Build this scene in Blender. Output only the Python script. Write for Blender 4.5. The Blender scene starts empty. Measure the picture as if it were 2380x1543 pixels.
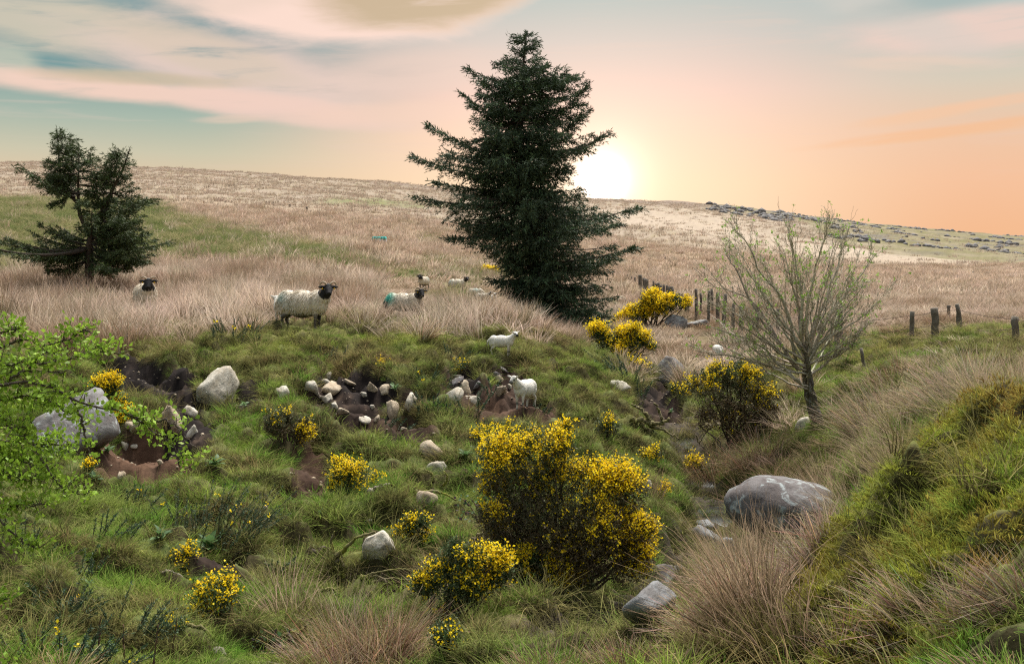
import bpy, math, numpy as np
from mathutils import Vector, Matrix
rng = np.random.default_rng(11)
S = bpy.context.scene
COL = S.collection
FOC, CU, CV = 2552.0, 1190.0, 650.0      # survey of the photograph: focal length, column of the axis, row of the eye level
EYE = 1.6
# ------------------------------------------------------------------ camera
cam = bpy.data.cameras.new('camera'); camo = bpy.data.objects.new('camera', cam); COL.objects.link(camo)
camo.location = (0, 0, EYE); camo.rotation_euler = (math.radians(90), 0, 0)
cam.sensor_width = 36.0; cam.lens = 36.0 * FOC / 2380.0; cam.shift_y = -(771.5 - CV) / 2380.0
cam.clip_start = 0.05; cam.clip_end = 5000
S.camera = camo
# ------------------------------------------------------------------ exposure, render settings
S.view_settings.view_transform = 'Standard'; S.view_settings.look = 'None'
S.view_settings.gamma = 1.0; S.view_settings.use_curve_mapping = False
S.view_settings.exposure = 2.45
S.render.engine = 'CYCLES'
S.cycles.max_bounces = 5; S.cycles.diffuse_bounces = 3; S.cycles.glossy_bounces = 2
S.cycles.transmission_bounces = 3; S.cycles.transparent_max_bounces = 6
S.cycles.use_denoising = False; S.cycles.filter_width = 1.2
S.cycles.caustics_reflective = False; S.cycles.caustics_refractive = False
# ------------------------------------------------------------------ sun lamp (soft light through high cloud)
SUN_EL, SUN_AZ = math.radians(64), math.radians(22)      # azimuth measured from the view axis towards the right
sl = bpy.data.lights.new('sun', 'SUN'); so = bpy.data.objects.new('sun', sl); COL.objects.link(so)
sl.energy = 1.5; sl.angle = math.radians(35); sl.color = (1.0, 0.95, 0.87)
sd = Vector((math.sin(SUN_AZ) * math.cos(SUN_EL), math.cos(SUN_AZ) * math.cos(SUN_EL), math.sin(SUN_EL)))
so.rotation_euler = sd.to_track_quat('Z', 'Y').to_euler()
# ------------------------------------------------------------------ world: evening sky with cloud
def srgb(r, g, b, k=1.0):
    f = lambda c: ((c / 255 + 0.055) / 1.055) ** 2.4 if c > 10 else c / 255 / 12.92
    return (f(r) * k, f(g) * k, f(b) * k, 1.0)
class NB:
    """small node builder"""
    def __init__(s, nt): s.nt = nt; s.x = 0
    def n(s, t, **kw):
        nd = s.nt.nodes.new(t); s.x += 40; nd.location = (s.x, 0)
        for k, v in kw.items(): setattr(nd, k, v)
        return nd
    def ln(s, a, b): s.nt.links.new(a, b)
    def put(s, sock, v):
        if hasattr(v, 'is_output'): s.ln(v, sock)
        else: sock.default_value = v
    def m(s, op, a, b=None, c=None, clamp=False):
        nd = s.n('ShaderNodeMath', operation=op, use_clamp=clamp)
        s.put(nd.inputs[0], a)
        if b is not None: s.put(nd.inputs[1], b)
        if c is not None: s.put(nd.inputs[2], c)
        return nd.outputs[0]
    def smooth(s, v, a, b):
        nd = s.n('ShaderNodeMapRange', interpolation_type='SMOOTHSTEP')
        s.put(nd.inputs[0], v); nd.inputs[1].default_value = a; nd.inputs[2].default_value = b
        return nd.outputs[0]
    def mix(s, f, a, b, mode='MIX'):
        nd = s.n('ShaderNodeMix', data_type='RGBA', blend_type=mode, clamp_factor=True)
        s.put(nd.inputs[0], f); s.put(nd.inputs[6], a); s.put(nd.inputs[7], b)
        return nd.outputs[2]
    def ramp(s, f, stops, interp='LINEAR'):
        nd = s.n('ShaderNodeValToRGB'); r = nd.color_ramp; r.interpolation = interp
        while len(r.elements) < len(stops): r.elements.new(0.5)
        for e, (p, c) in zip(r.elements, stops): e.position = p; e.color = c
        s.put(nd.inputs[0], f); return nd.outputs[0]
    def noise(s, vec, scale, detail=4, rough=0.55, dist=0.0, out=0):
        nd = s.n('ShaderNodeTexNoise'); nd.inputs['Scale'].default_value = scale
        nd.inputs['Detail'].default_value = detail; nd.inputs['Roughness'].default_value = rough
        nd.inputs['Distortion'].default_value = dist
        if vec is not None: s.ln(vec, nd.inputs['Vector'])
        return nd.outputs[out]
W = bpy.data.worlds.new('World'); S.world = W; W.use_nodes = True
nt = W.node_tree; nt.nodes.clear(); b = NB(nt)
tc = b.n('ShaderNodeTexCoord'); sep = b.n('ShaderNodeSeparateXYZ'); b.ln(tc.outputs['Generated'], sep.inputs[0])
X, Y, Z = sep.outputs
AZ = b.m('MULTIPLY', b.m('ARCTAN2', X, Y), 180 / math.pi)      # degrees right of the view axis
EL = b.m('MULTIPLY', b.m('ARCSINE', Z), 180 / math.pi)         # degrees above the horizon
def deg(u, v): return math.degrees(math.atan((u - CU) / FOC)), math.degrees(math.atan((CV - v) / FOC))
# soft warp so that cloud edges are ragged
comb = b.n('ShaderNodeCombineXYZ'); b.put(comb.inputs[0], b.m('MULTIPLY', AZ, 0.06)); b.put(comb.inputs[1], b.m('MULTIPLY', EL, 0.22))
wv = comb.outputs[0]
n1 = b.m('SUBTRACT', b.noise(wv, 1.6, 6, 0.6, 0.6), 0.5); n2 = b.m('SUBTRACT', b.noise(wv, 4.2, 5, 0.6), 0.5)
comb2 = b.n('ShaderNodeCombineXYZ'); b.put(comb2.inputs[0], b.m('ADD', b.m('MULTIPLY', AZ, 0.035), b.m('MULTIPLY', EL, 0.05))); b.put(comb2.inputs[1], b.m('MULTIPLY', EL, 0.5))
n3 = b.noise(comb2.outputs[0], 2.4, 6, 0.6, 1.0)
cw = b.n('ShaderNodeCombineXYZ'); b.put(cw.inputs[0], b.m('ADD', b.m('MULTIPLY', AZ, 0.028), b.m('MULTIPLY', EL, 0.03))); b.put(cw.inputs[1], b.m('SUBTRACT', b.m('MULTIPLY', EL, 0.26), b.m('MULTIPLY', AZ, 0.02)))
nf_ = b.m('ADD', b.noise(cw.outputs[0], 6.0, 9, 0.56, 0.5), b.m('MULTIPLY', n1, 0.6))
warp = b.m('ADD', b.m('MULTIPLY', n1, 1.0), b.m('MULTIPLY', n2, 0.55))
e01 = b.m('DIVIDE', EL, 40.0, clamp=True)
pk = lambda v: max(0.0, math.degrees(math.atan((CV - v) / FOC))) / 40.0
HALF = 2 ** -2.45                                               # radiance that shows as the display value at this exposure
left = b.ramp(e01, [(0.0, srgb(222, 200, 165, HALF)), (pk(430), srgb(226, 201, 168, HALF)), (pk(370), srgb(206, 200, 174, HALF)), (pk(290), srgb(170, 186, 172, HALF)), (pk(180), srgb(120, 156, 158, HALF)), (pk(0), srgb(114, 150, 157, HALF)), (1.0, srgb(214, 218, 222, HALF))])
right = b.ramp(e01, [(0.0, srgb(242, 186, 140, HALF)), (pk(540), srgb(245, 189, 146, HALF)), (pk(430), srgb(246, 195, 158, HALF)), (pk(320), srgb(238, 200, 170, HALF)), (pk(220), srgb(216, 205, 186, HALF)), (pk(100), srgb(190, 199, 192, HALF)), (pk(0), srgb(178, 195, 194, HALF)), (1.0, srgb(214, 218, 222, HALF))])
mid = b.ramp(e01, [(0.0, srgb(252, 214, 175, HALF)), (pk(430), srgb(253, 219, 182, HALF)), (pk(330), srgb(252, 214, 186, HALF)), (pk(220), srgb(243, 208, 192, HALF)), (pk(100), srgb(215, 203, 194, HALF)), (pk(0), srgb(190, 197, 191, HALF)), (1.0, srgb(214, 218, 222, HALF))])
sky = b.mix(b.smooth(AZ, -17, -1.5), left, mid)
sky = b.mix(b.smooth(AZ, 9, 24), sky, right)
# a physical daylight sky underneath the evening tint
nish = b.n('ShaderNodeTexSky'); nish.sky_type = 'NISHITA'; nish.sun_disc = False
nish.sun_elevation = SUN_EL; nish.sun_rotation = SUN_AZ; nish.air_density = 1.0; nish.dust_density = 2.5
vm = b.n('ShaderNodeVectorMath', operation='SCALE'); b.ln(nish.outputs[0], vm.inputs[0]); vm.inputs[3].default_value = 0.05
sky = b.mix(b.m('MULTIPLY', b.smooth(EL, 10, 50), 0.25), sky, vm.outputs[0])
def ell(u, v, ru, rv, tilt=0.0, warpk=1.0, soft=0.6):
    """cloud patch: 1 inside an ellipse of the sky, ragged edge"""
    a0, e0 = deg(u, v); ra = math.degrees(ru / FOC); re = math.degrees(rv / FOC); t = math.radians(tilt)
    da = b.m('SUBTRACT', AZ, a0); de = b.m('SUBTRACT', EL, e0)
    p = b.m('ADD', b.m('MULTIPLY', da, math.cos(t) / ra), b.m('MULTIPLY', de, math.sin(t) / ra))
    q = b.m('ADD', b.m('MULTIPLY', da, -math.sin(t) / re), b.m('MULTIPLY', de, math.cos(t) / re))
    r = b.m('SQRT', b.m('ADD', b.m('MULTIPLY', p, p), b.m('MULTIPLY', q, q)))
    r = b.m('ADD', r, b.m('MULTIPLY', warp, warpk))
    return b.m('MULTIPLY', b.smooth(r, 1.0 + soft * 0.5, 1.0 - soft * 0.5), b.smooth(nf_, 0.08, 0.52 - 0.2 * (1 - min(1, soft))))
def layer(sky, mask, col, k=1.0): return b.mix(b.m('MULTIPLY', mask, k), sky, srgb(*col, HALF))
# general streaky high cloud everywhere
sky = b.mix(b.m('MULTIPLY', b.smooth(n3, 0.52, 0.72), b.m('MULTIPLY', b.smooth(EL, 3, 8), 0.25)), sky, srgb(232, 205, 190, HALF))
sky = layer(sky, ell(120, 95, 240, 60, -8, 1.0, 0.9), (214, 203, 182), 0.85)
sky = layer(sky, ell(40, 0, 330, 45, 0, 1.1, 0.9), (186, 186, 176), 0.6)
sky = layer(sky, ell(15, 190, 60, 35, 0, 1.0, 0.9), (205, 205, 185), 0.7)
sky = layer(sky, ell(560, 185, 330, 72, -10, 0.8, 0.9), (232, 207, 195), 0.9)
sky = layer(sky, ell(470, 140, 210, 42, -14, 0.9, 0.9), (216, 200, 178), 0.55)
sky = layer(sky, ell(330, 236, 420, 26, -3, 0.9, 0.9), (244, 211, 194), 0.95)
sky = layer(sky, ell(640, 262, 260, 30, -6, 0.9, 0.9), (240, 208, 194), 0.75)
sky = layer(sky, ell(330, 207, 210, 16, 0, 1.2, 0.9), (205, 188, 160), 0.7)
sky = layer(sky, ell(960, 165, 190, 48, 4, 1.0, 1.0), (234, 208, 194), 0.6)
sky = layer(sky, ell(880, 268, 200, 24, 4, 1.0, 1.0), (244, 210, 190), 0.6)
sky = layer(sky, ell(540, 290, 70, 9, 4, 1.0, 1.0), (240, 208, 188), 0.5)
sky = layer(sky, ell(840, -42, 400, 142, 3, 0.45, 0.3), (252, 222, 207), 1.0)
sky = layer(sky, ell(975, -22, 235, 84, 4, 0.75, 0.6), (203, 181, 150), 0.95)
sky = layer(sky, ell(560, 6, 200, 36, 14, 1.0, 1.0), (236, 212, 196), 0.6)
sky = layer(sky, ell(2270, 112, 260, 44, 0, 1.0, 0.9), (240, 210, 197), 0.85)
sky = layer(sky, ell(2060, 60, 200, 40, -25, 1.2, 1.0), (214, 207, 198), 0.6)
sky = layer(sky, ell(2260, 20, 200, 40, 10, 1.2, 1.0), (163, 178, 176), 0.6)
sky = layer(sky, ell(2130, 180, 150, 14, -4, 1.0, 1.0), (240, 210, 190), 0.45)
sky = layer(sky, ell(2150, 292, 130, 14, 6, 1.0, 1.0), (248, 200, 162), 0.6)
sky = layer(sky, ell(2340, 270, 130, 11, 5, 1.0, 1.0), (246, 200, 166), 0.6)
sky = layer(sky, ell(2200, 330, 260, 12, 5, 1.0, 1.0), (250, 190, 140), 0.5)
# the low sun behind the spruce and the bright air around it
a0, e0 = deg(1400, 418)
da = b.m('SUBTRACT', AZ, a0); de = b.m('SUBTRACT', EL, e0)
r2 = b.m('SQRT', b.m('ADD', b.m('MULTIPLY', da, da), b.m('MULTIPLY', de, de)))
front = b.smooth(Y, 0.0, 0.3)
def glow(sig, k, col):
    g = b.m('MULTIPLY', b.m('EXPONENT', b.m('MULTIPLY', b.m('POWER', b.m('DIVIDE', r2, sig), 1.6), -1.0)), front)
    return b.mix(1.0, (0, 0, 0, 1), b.mix(g, (0, 0, 0, 1), tuple(c * k for c in col) + (1.0,)))
def add(a, c): return b.mix(1.0, a, c, 'ADD')
sky = add(sky, glow(7.0, 0.16 * HALF * 2, (1.0, 0.74, 0.52)))
sky = add(sky, glow(1.7, 0.40 * HALF * 2, (1.0, 0.89, 0.78)))
sky = add(sky, glow(0.52, 3.0, (1.0, 0.95, 0.88)))
# below the horizon: dull ground colour
sky = b.mix(b.smooth(EL, -1.0, -6.0), sky, (0.09, 0.085, 0.06, 1))
bg = b.n('ShaderNodeBackground'); b.ln(sky, bg.inputs[0]); bg.inputs[1].default_value = 1.0
wo = b.n('ShaderNodeOutputWorld'); b.ln(bg.outputs[0], wo.inputs[0])
W.cycles.sampling_method = 'MANUAL'; W.cycles.sample_map_resolution = 1024
# ================================================================== helpers
def hash2(ix, iy, seed):
    h = (ix * 374761393 + iy * 668265263 + seed * 974711) & 0x7fffffff
    h = ((h ^ (h >> 13)) * 1274126177) & 0x7fffffff
    return (h ^ (h >> 16)) & 0xffff
def perlin(x, y, seed=0):
    x = np.asarray(x, float); y = np.asarray(y, float)
    ix = np.floor(x).astype(np.int64); iy = np.floor(y).astype(np.int64); fx = x - ix; fy = y - iy
    u = fx * fx * fx * (fx * (fx * 6 - 15) + 10); v = fy * fy * fy * (fy * (fy * 6 - 15) + 10)
    def g(dx, dy):
        a = hash2(ix + dx, iy + dy, seed) * (2 * math.pi / 65536)
        return np.cos(a) * (fx - dx) + np.sin(a) * (fy - dy)
    a = g(0, 0) * (1 - u) + g(1, 0) * u; c = g(0, 1) * (1 - u) + g(1, 1) * u
    return (a * (1 - v) + c * v) * 1.4
def fbm(x, y, seed=0, octv=4, gain=0.5):
    r = 0; a = 1.0; t = 0
    for i in range(octv):
        r = r + a * perlin(x * 2 ** i, y * 2 ** i, seed + i * 17); t += a; a *= gain
    return r / t * 1.3
def sstep(x, a, c):
    t = np.clip((x - a) / (c - a), 0, 1); return t * t * (3 - 2 * t)
def blob(u, v, cu, cv, ru, rv, rot=0.0, p=4):
    t = math.radians(rot); du = u - cu; dv = v - cv
    a = (du * math.cos(t) + dv * math.sin(t)) / ru; c = (-du * math.sin(t) + dv * math.cos(t)) / rv
    return np.exp(-(a * a + c * c) ** (p / 2))
def np3(*a): return np.array(a, float)
def unit(v): return v / np.maximum(np.linalg.norm(v, axis=-1, keepdims=True), 1e-9)
def P3(u, v, d): return np3((u - CU) / FOC * d, d, EYE + (CV - v) / FOC * d)

def raw_mesh(name, V, F, mat=None, cols=None, smooth=False):
    """V (n,3); F an (m,3)/(m,4) array or a list of such arrays; cols dict of point colours"""
    V = np.asarray(V, np.float32); Fs = F if isinstance(F, list) else [F]
    Fs = [np.asarray(f, np.int32) for f in Fs if len(f)]
    me = bpy.data.meshes.new(name)
    tot = np.concatenate([np.full(len(f), f.shape[1], np.int32) for f in Fs]); idx = np.concatenate([f.ravel() for f in Fs])
    me.vertices.add(len(V)); me.vertices.foreach_set('co', V.ravel())
    me.loops.add(len(idx)); me.loops.foreach_set('vertex_index', idx)
    me.polygons.add(len(tot)); st = np.zeros(len(tot), np.int32); st[1:] = np.cumsum(tot)[:-1]
    me.polygons.foreach_set('loop_start', st)
    try: me.polygons.foreach_set('loop_total', tot)
    except Exception: pass
    if smooth: me.polygons.foreach_set('use_smooth', np.ones(len(tot), bool))
    for k, c in (cols or {}).items():
        c = np.asarray(c, np.float32)
        if c.shape[1] == 3: c = np.concatenate([c, np.ones((len(c), 1), np.float32)], 1)
        at = me.attributes.new(k, 'FLOAT_COLOR', 'POINT'); at.data.foreach_set('color', np.ascontiguousarray(c).ravel())
    me.update(calc_edges=True); me.validate()
    if mat is not None: me.materials.append(mat)
    return me
def obj(name, me, parent=None, loc=None, label=None, cat=None, group=None, kind=None):
    o = bpy.data.objects.new(name, me); COL.objects.link(o)
    if parent is not None: o.parent = parent
    if loc is not None: o.location = loc
    for k, v in (('label', label), ('category', cat), ('group', group), ('kind', kind)):
        if v: o[k] = v
    return o
def thing(name, label, cat, loc=(0, 0, 0), group=None): return obj(name, None, None, loc, label, cat, group)
class Soup:
    """collects pieces of geometry and makes one mesh of them"""
    def __init__(s): s.V = []; s.T = []; s.Q = []; s.C = []; s.n = 0
    def add(s, V, T=None, Q=None, C=None):
        V = np.asarray(V, float)
        if T is not None and len(T): s.T.append(np.asarray(T) + s.n)
        if Q is not None and len(Q): s.Q.append(np.asarray(Q) + s.n)
        if C is None: C = np.ones((len(V), 3))
        C = np.asarray(C, float)
        if C.ndim == 1: C = np.repeat(C[None], len(V), 0)
        s.V.append(V); s.C.append(C); s.n += len(V)
    def mesh(s, name, mat, off=(0, 0, 0), smooth=False):
        F = []
        if s.T: F.append(np.concatenate(s.T))
        if s.Q: F.append(np.concatenate(s.Q))
        return raw_mesh(name, np.concatenate(s.V) - np.asarray(off, float), F, mat, {'col': np.concatenate(s.C)}, smooth)
def tube(path, rad, k=6, cap=True):
    """tapered tube along a path"""
    p = np.asarray(path, float); n = len(p); rad = np.broadcast_to(np.asarray(rad, float), (n,))
    t = np.gradient(p, axis=0); t = unit(t)
    ref = np3(0, 0, 1) if abs(t[0][2]) < 0.9 else np3(1, 0, 0)
    a = unit(np.cross(t, ref)); c = np.cross(t, a)
    an = np.arange(k) * 2 * math.pi / k
    V = (p[:, None] + rad[:, None, None] * (np.cos(an)[None, :, None] * a[:, None] + np.sin(an)[None, :, None] * c[:, None])).reshape(-1, 3)
    i = np.arange(n - 1)[:, None] * k; j = np.arange(k)[None]; j2 = (j + 1) % k
    Q = np.stack([i + j, i + j2, i + k + j2, i + k + j], -1).reshape(-1, 4)
    T = np.zeros((0, 3), int)
    if cap:
        V = np.concatenate([V, p[-1:], p[:1]]); m = n * k
        e = (n - 1) * k + np.arange(k)
        T = np.concatenate([np.stack([e, (n - 1) * k + (np.arange(k) + 1) % k, np.full(k, m)], 1), np.stack([(np.arange(k) + 1) % k, np.arange(k), np.full(k, m + 1)], 1)])
    return V, T, Q
def bez(p0, p1, p2, n):
    t = np.linspace(0, 1, n)[:, None]
    return (1 - t) ** 2 * p0 + 2 * t * (1 - t) * p1 + t * t * p2
def polyline(pts, n):
    """smooth resample of control points (Catmull-Rom)"""
    p = np.asarray(pts, float); q = np.concatenate([[2 * p[0] - p[1]], p, [2 * p[-1] - p[-2]]])
    out = []; m = len(p) - 1; ts = np.linspace(0, m - 1e-6, n)
    for t in ts:
        i = int(t); f = t - i; a, bb, c, d = q[i:i + 4]
        out.append(0.5 * ((2 * bb) + (-a + c) * f + (2 * a - 5 * bb + 4 * c - d) * f * f + (-a + 3 * bb - 3 * c + d) * f ** 3))
    return np.array(out)
def spikes(P, D, L, Wd, R=None, mid=0.35):
    """flat pointed leaves: a quad from base, two shoulders, tip. returns V,Q"""
    P = np.asarray(P, float); D = unit(np.asarray(D, float)); n = len(P)
    L = np.broadcast_to(np.asarray(L, float), (n,))[:, None]; Wd = np.broadcast_to(np.asarray(Wd, float), (n,))[:, None]
    if R is None: R = rng.normal(size=(n, 3))
    sd = unit(np.cross(D, R)) * Wd * 0.5
    m = P + D * L * mid
    V = np.stack([P, m - sd, P + D * L, m + sd], 1).reshape(-1, 3)
    Q = np.arange(n * 4).reshape(n, 4)
    return V, Q
def rdir(n): return unit(rng.normal(size=(n, 3)))
def jit(base, n, k=0.25):
    """n colours around one base colour"""
    c = np.asarray(base, float)[None] * (1 + k * rng.uniform(-1, 1, (n, 1))); return np.clip(c * (1 + 0.06 * rng.uniform(-1, 1, (n, 3))), 0, 1)
# ------------------------------------------------------------------ materials
def new_mat(name):
    m = bpy.data.materials.new(name); m.use_nodes = True; m.node_tree.nodes.clear(); return m, NB(m.node_tree)
def finish(nb, shader): o = nb.n('ShaderNodeOutputMaterial'); nb.ln(shader, o.inputs[0])
def colour_mat(name, rough=0.8, transl=0.0, bump=0.0, bscale=30.0, grain=0.25, gscale=25.0, spec=0.25, attr='col'):
    """takes its colour from the mesh, with grain and relief from noise"""
    m, q = new_mat(name)
    a = q.n('ShaderNodeAttribute', attribute_name=attr); tcn = q.n('ShaderNodeTexCoord')
    c = a.outputs['Color']
    if grain:
        nz = q.noise(tcn.outputs['Object'], gscale, 5, 0.6)
        mr = q.n('ShaderNodeMapRange'); q.ln(nz, mr.inputs[0]); mr.inputs[1].default_value = 0.3; mr.inputs[2].default_value = 0.7; mr.inputs[3].default_value = 1 - grain; mr.inputs[4].default_value = 1 + grain
        v = q.n('ShaderNodeVectorMath', operation='SCALE'); q.ln(c, v.inputs[0]); q.ln(mr.outputs[0], v.inputs[3]); c = v.outputs[0]
    p = q.n('ShaderNodeBsdfPrincipled'); q.ln(c, p.inputs['Base Color']); p.inputs['Roughness'].default_value = rough; p.inputs['Specular IOR Level'].default_value = spec
    if bump:
        bp = q.n('ShaderNodeBump'); bp.inputs['Strength'].default_value = bump; bp.inputs['Distance'].default_value = 0.02
        q.ln(q.noise(tcn.outputs['Object'], bscale, 6, 0.65), bp.inputs['Height']); q.ln(bp.outputs[0], p.inputs['Normal'])
    sh = p.outputs[0]
    if transl:
        t = q.n('ShaderNodeBsdfTranslucent'); q.ln(c, t.inputs[0]); mx = q.n('ShaderNodeMixShader'); mx.inputs[0].default_value = transl
        q.ln(sh, mx.inputs[1]); q.ln(t.outputs[0], mx.inputs[2]); sh = mx.outputs[0]
    finish(q, sh); return m
def blade_mat(name, transl=0.3):
    """grass and rush blades: instance colours for root and tip, blade attribute = (random, height)"""
    m, q = new_mat(name)
    a = q.n('ShaderNodeAttribute', attribute_name='col'); sp = q.n('ShaderNodeSeparateColor'); q.ln(a.outputs['Color'], sp.inputs[0])
    root = q.n('ShaderNodeAttribute', attribute_name='root', attribute_type='INSTANCER').outputs['Color']
    tip = q.n('ShaderNodeAttribute', attribute_name='tipc', attribute_type='INSTANCER').outputs['Color']
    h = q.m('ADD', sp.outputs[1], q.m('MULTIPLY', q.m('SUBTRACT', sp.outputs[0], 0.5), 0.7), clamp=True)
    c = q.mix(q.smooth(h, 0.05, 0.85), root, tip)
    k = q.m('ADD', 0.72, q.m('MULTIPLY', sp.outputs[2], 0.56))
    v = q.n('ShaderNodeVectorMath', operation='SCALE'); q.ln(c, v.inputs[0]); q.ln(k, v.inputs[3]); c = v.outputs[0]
    d = q.n('ShaderNodeBsdfDiffuse'); q.ln(c, d.inputs[0]); t = q.n('ShaderNodeBsdfTranslucent'); q.ln(c, t.inputs[0])
    mx = q.n('ShaderNodeMixShader'); mx.inputs[0].default_value = transl; q.ln(d.outputs[0], mx.inputs[1]); q.ln(t.outputs[0], mx.inputs[2])
    finish(q, mx.outputs[0]); return m
def stone_mat(name, base, second, spot, spot_amt=0.55, rough=0.85, scale=4.0, spec=0.3):
    m, q = new_mat(name); tcn = q.n('ShaderNodeTexCoord'); oi = q.n('ShaderNodeObjectInfo')
    off = q.n('ShaderNodeVectorMath', operation='MULTIPLY_ADD'); q.ln(oi.outputs['Random'], off.inputs[0]); off.inputs[1].default_value = (37, 19, 53); q.ln(tcn.outputs['Object'], off.inputs[2])
    vec = off.outputs[0]
    na = q.noise(vec, scale, 6, 0.6, 0.4); nbk = q.noise(vec, scale * 4.5, 7, 0.7); nc = q.noise(vec, scale * 1.7, 5, 0.6, 0.8)
    c = q.mix(q.smooth(na, 0.38, 0.62), base + (1,), second + (1,))
    c = q.mix(q.m('MULTIPLY', q.smooth(nc, 1 - spot_amt, 1 - spot_amt + 0.13), 0.8), c, spot + (1,))
    dk = q.n('ShaderNodeMapRange'); q.ln(nbk, dk.inputs[0]); dk.inputs[1].default_value = 0.25; dk.inputs[2].default_value = 0.65; dk.inputs[3].default_value = 0.62; dk.inputs[4].default_value = 1.1
    v = q.n('ShaderNodeVectorMath', operation='SCALE'); q.ln(c, v.inputs[0]); q.ln(dk.outputs[0], v.inputs[3])
    p = q.n('ShaderNodeBsdfPrincipled'); q.ln(v.outputs[0], p.inputs['Base Color']); p.inputs['Roughness'].default_value = rough; p.inputs['Specular IOR Level'].default_value = spec
    bp = q.n('ShaderNodeBump'); bp.inputs['Strength'].default_value = 0.7; bp.inputs['Distance'].default_value = 0.02
    q.ln(q.noise(vec, scale * 5, 8, 0.7), bp.inputs['Height']); q.ln(bp.outputs[0], p.inputs['Normal'])
    finish(q, p.outputs[0]); return m
M_BLADE = blade_mat('blades', 0.42)
M_LEAF = colour_mat('leaves', 0.55, 0.35, 0, 0, 0.0)
M_NEEDLE = colour_mat('needles', 0.6, 0.15, 0, 0, 0.0)
M_FLOWER = colour_mat('petals', 0.6, 0.42, 0, 0, 0.0)
M_BARK = colour_mat('bark', 0.9, 0, 0.8, 40, 0.4, 30)
M_WOOD = colour_mat('dead_wood', 0.85, 0, 0.7, 60, 0.4, 18)
M_WOOL = colour_mat('wool', 0.9, 0.12, 0, 0, 0.0)
M_SKIN = colour_mat('sheep_coat', 0.75, 0, 0.6, 60, 0.15, 20)
M_HORN = colour_mat('horn', 0.5, 0, 0.5, 90, 0.3, 60)
M_PALE = stone_mat('pale_stone', (0.40, 0.35, 0.27), (0.50, 0.465, 0.39), (0.16, 0.148, 0.125), 0.46, 0.85, 7.0)
M_TAN = stone_mat('tan_stone', (0.34, 0.265, 0.18), (0.43, 0.36, 0.265), (0.16, 0.12, 0.085), 0.47, 0.85, 7.0)
M_GREY = stone_mat('grey_lichen_stone', (0.13, 0.115, 0.11), (0.20, 0.195, 0.19), (0.36, 0.40, 0.39), 0.47, 0.85, 5.0)
M_DARK = stone_mat('dark_boulder', (0.095, 0.08, 0.077), (0.14, 0.128, 0.126), (0.34, 0.385, 0.385), 0.475, 0.85, 4.5)
M_WET = stone_mat('wet_stone', (0.12, 0.113, 0.11), (0.18, 0.185, 0.19), (0.27, 0.31, 0.32), 0.42, 0.6, 5.0, 0.3)
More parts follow.
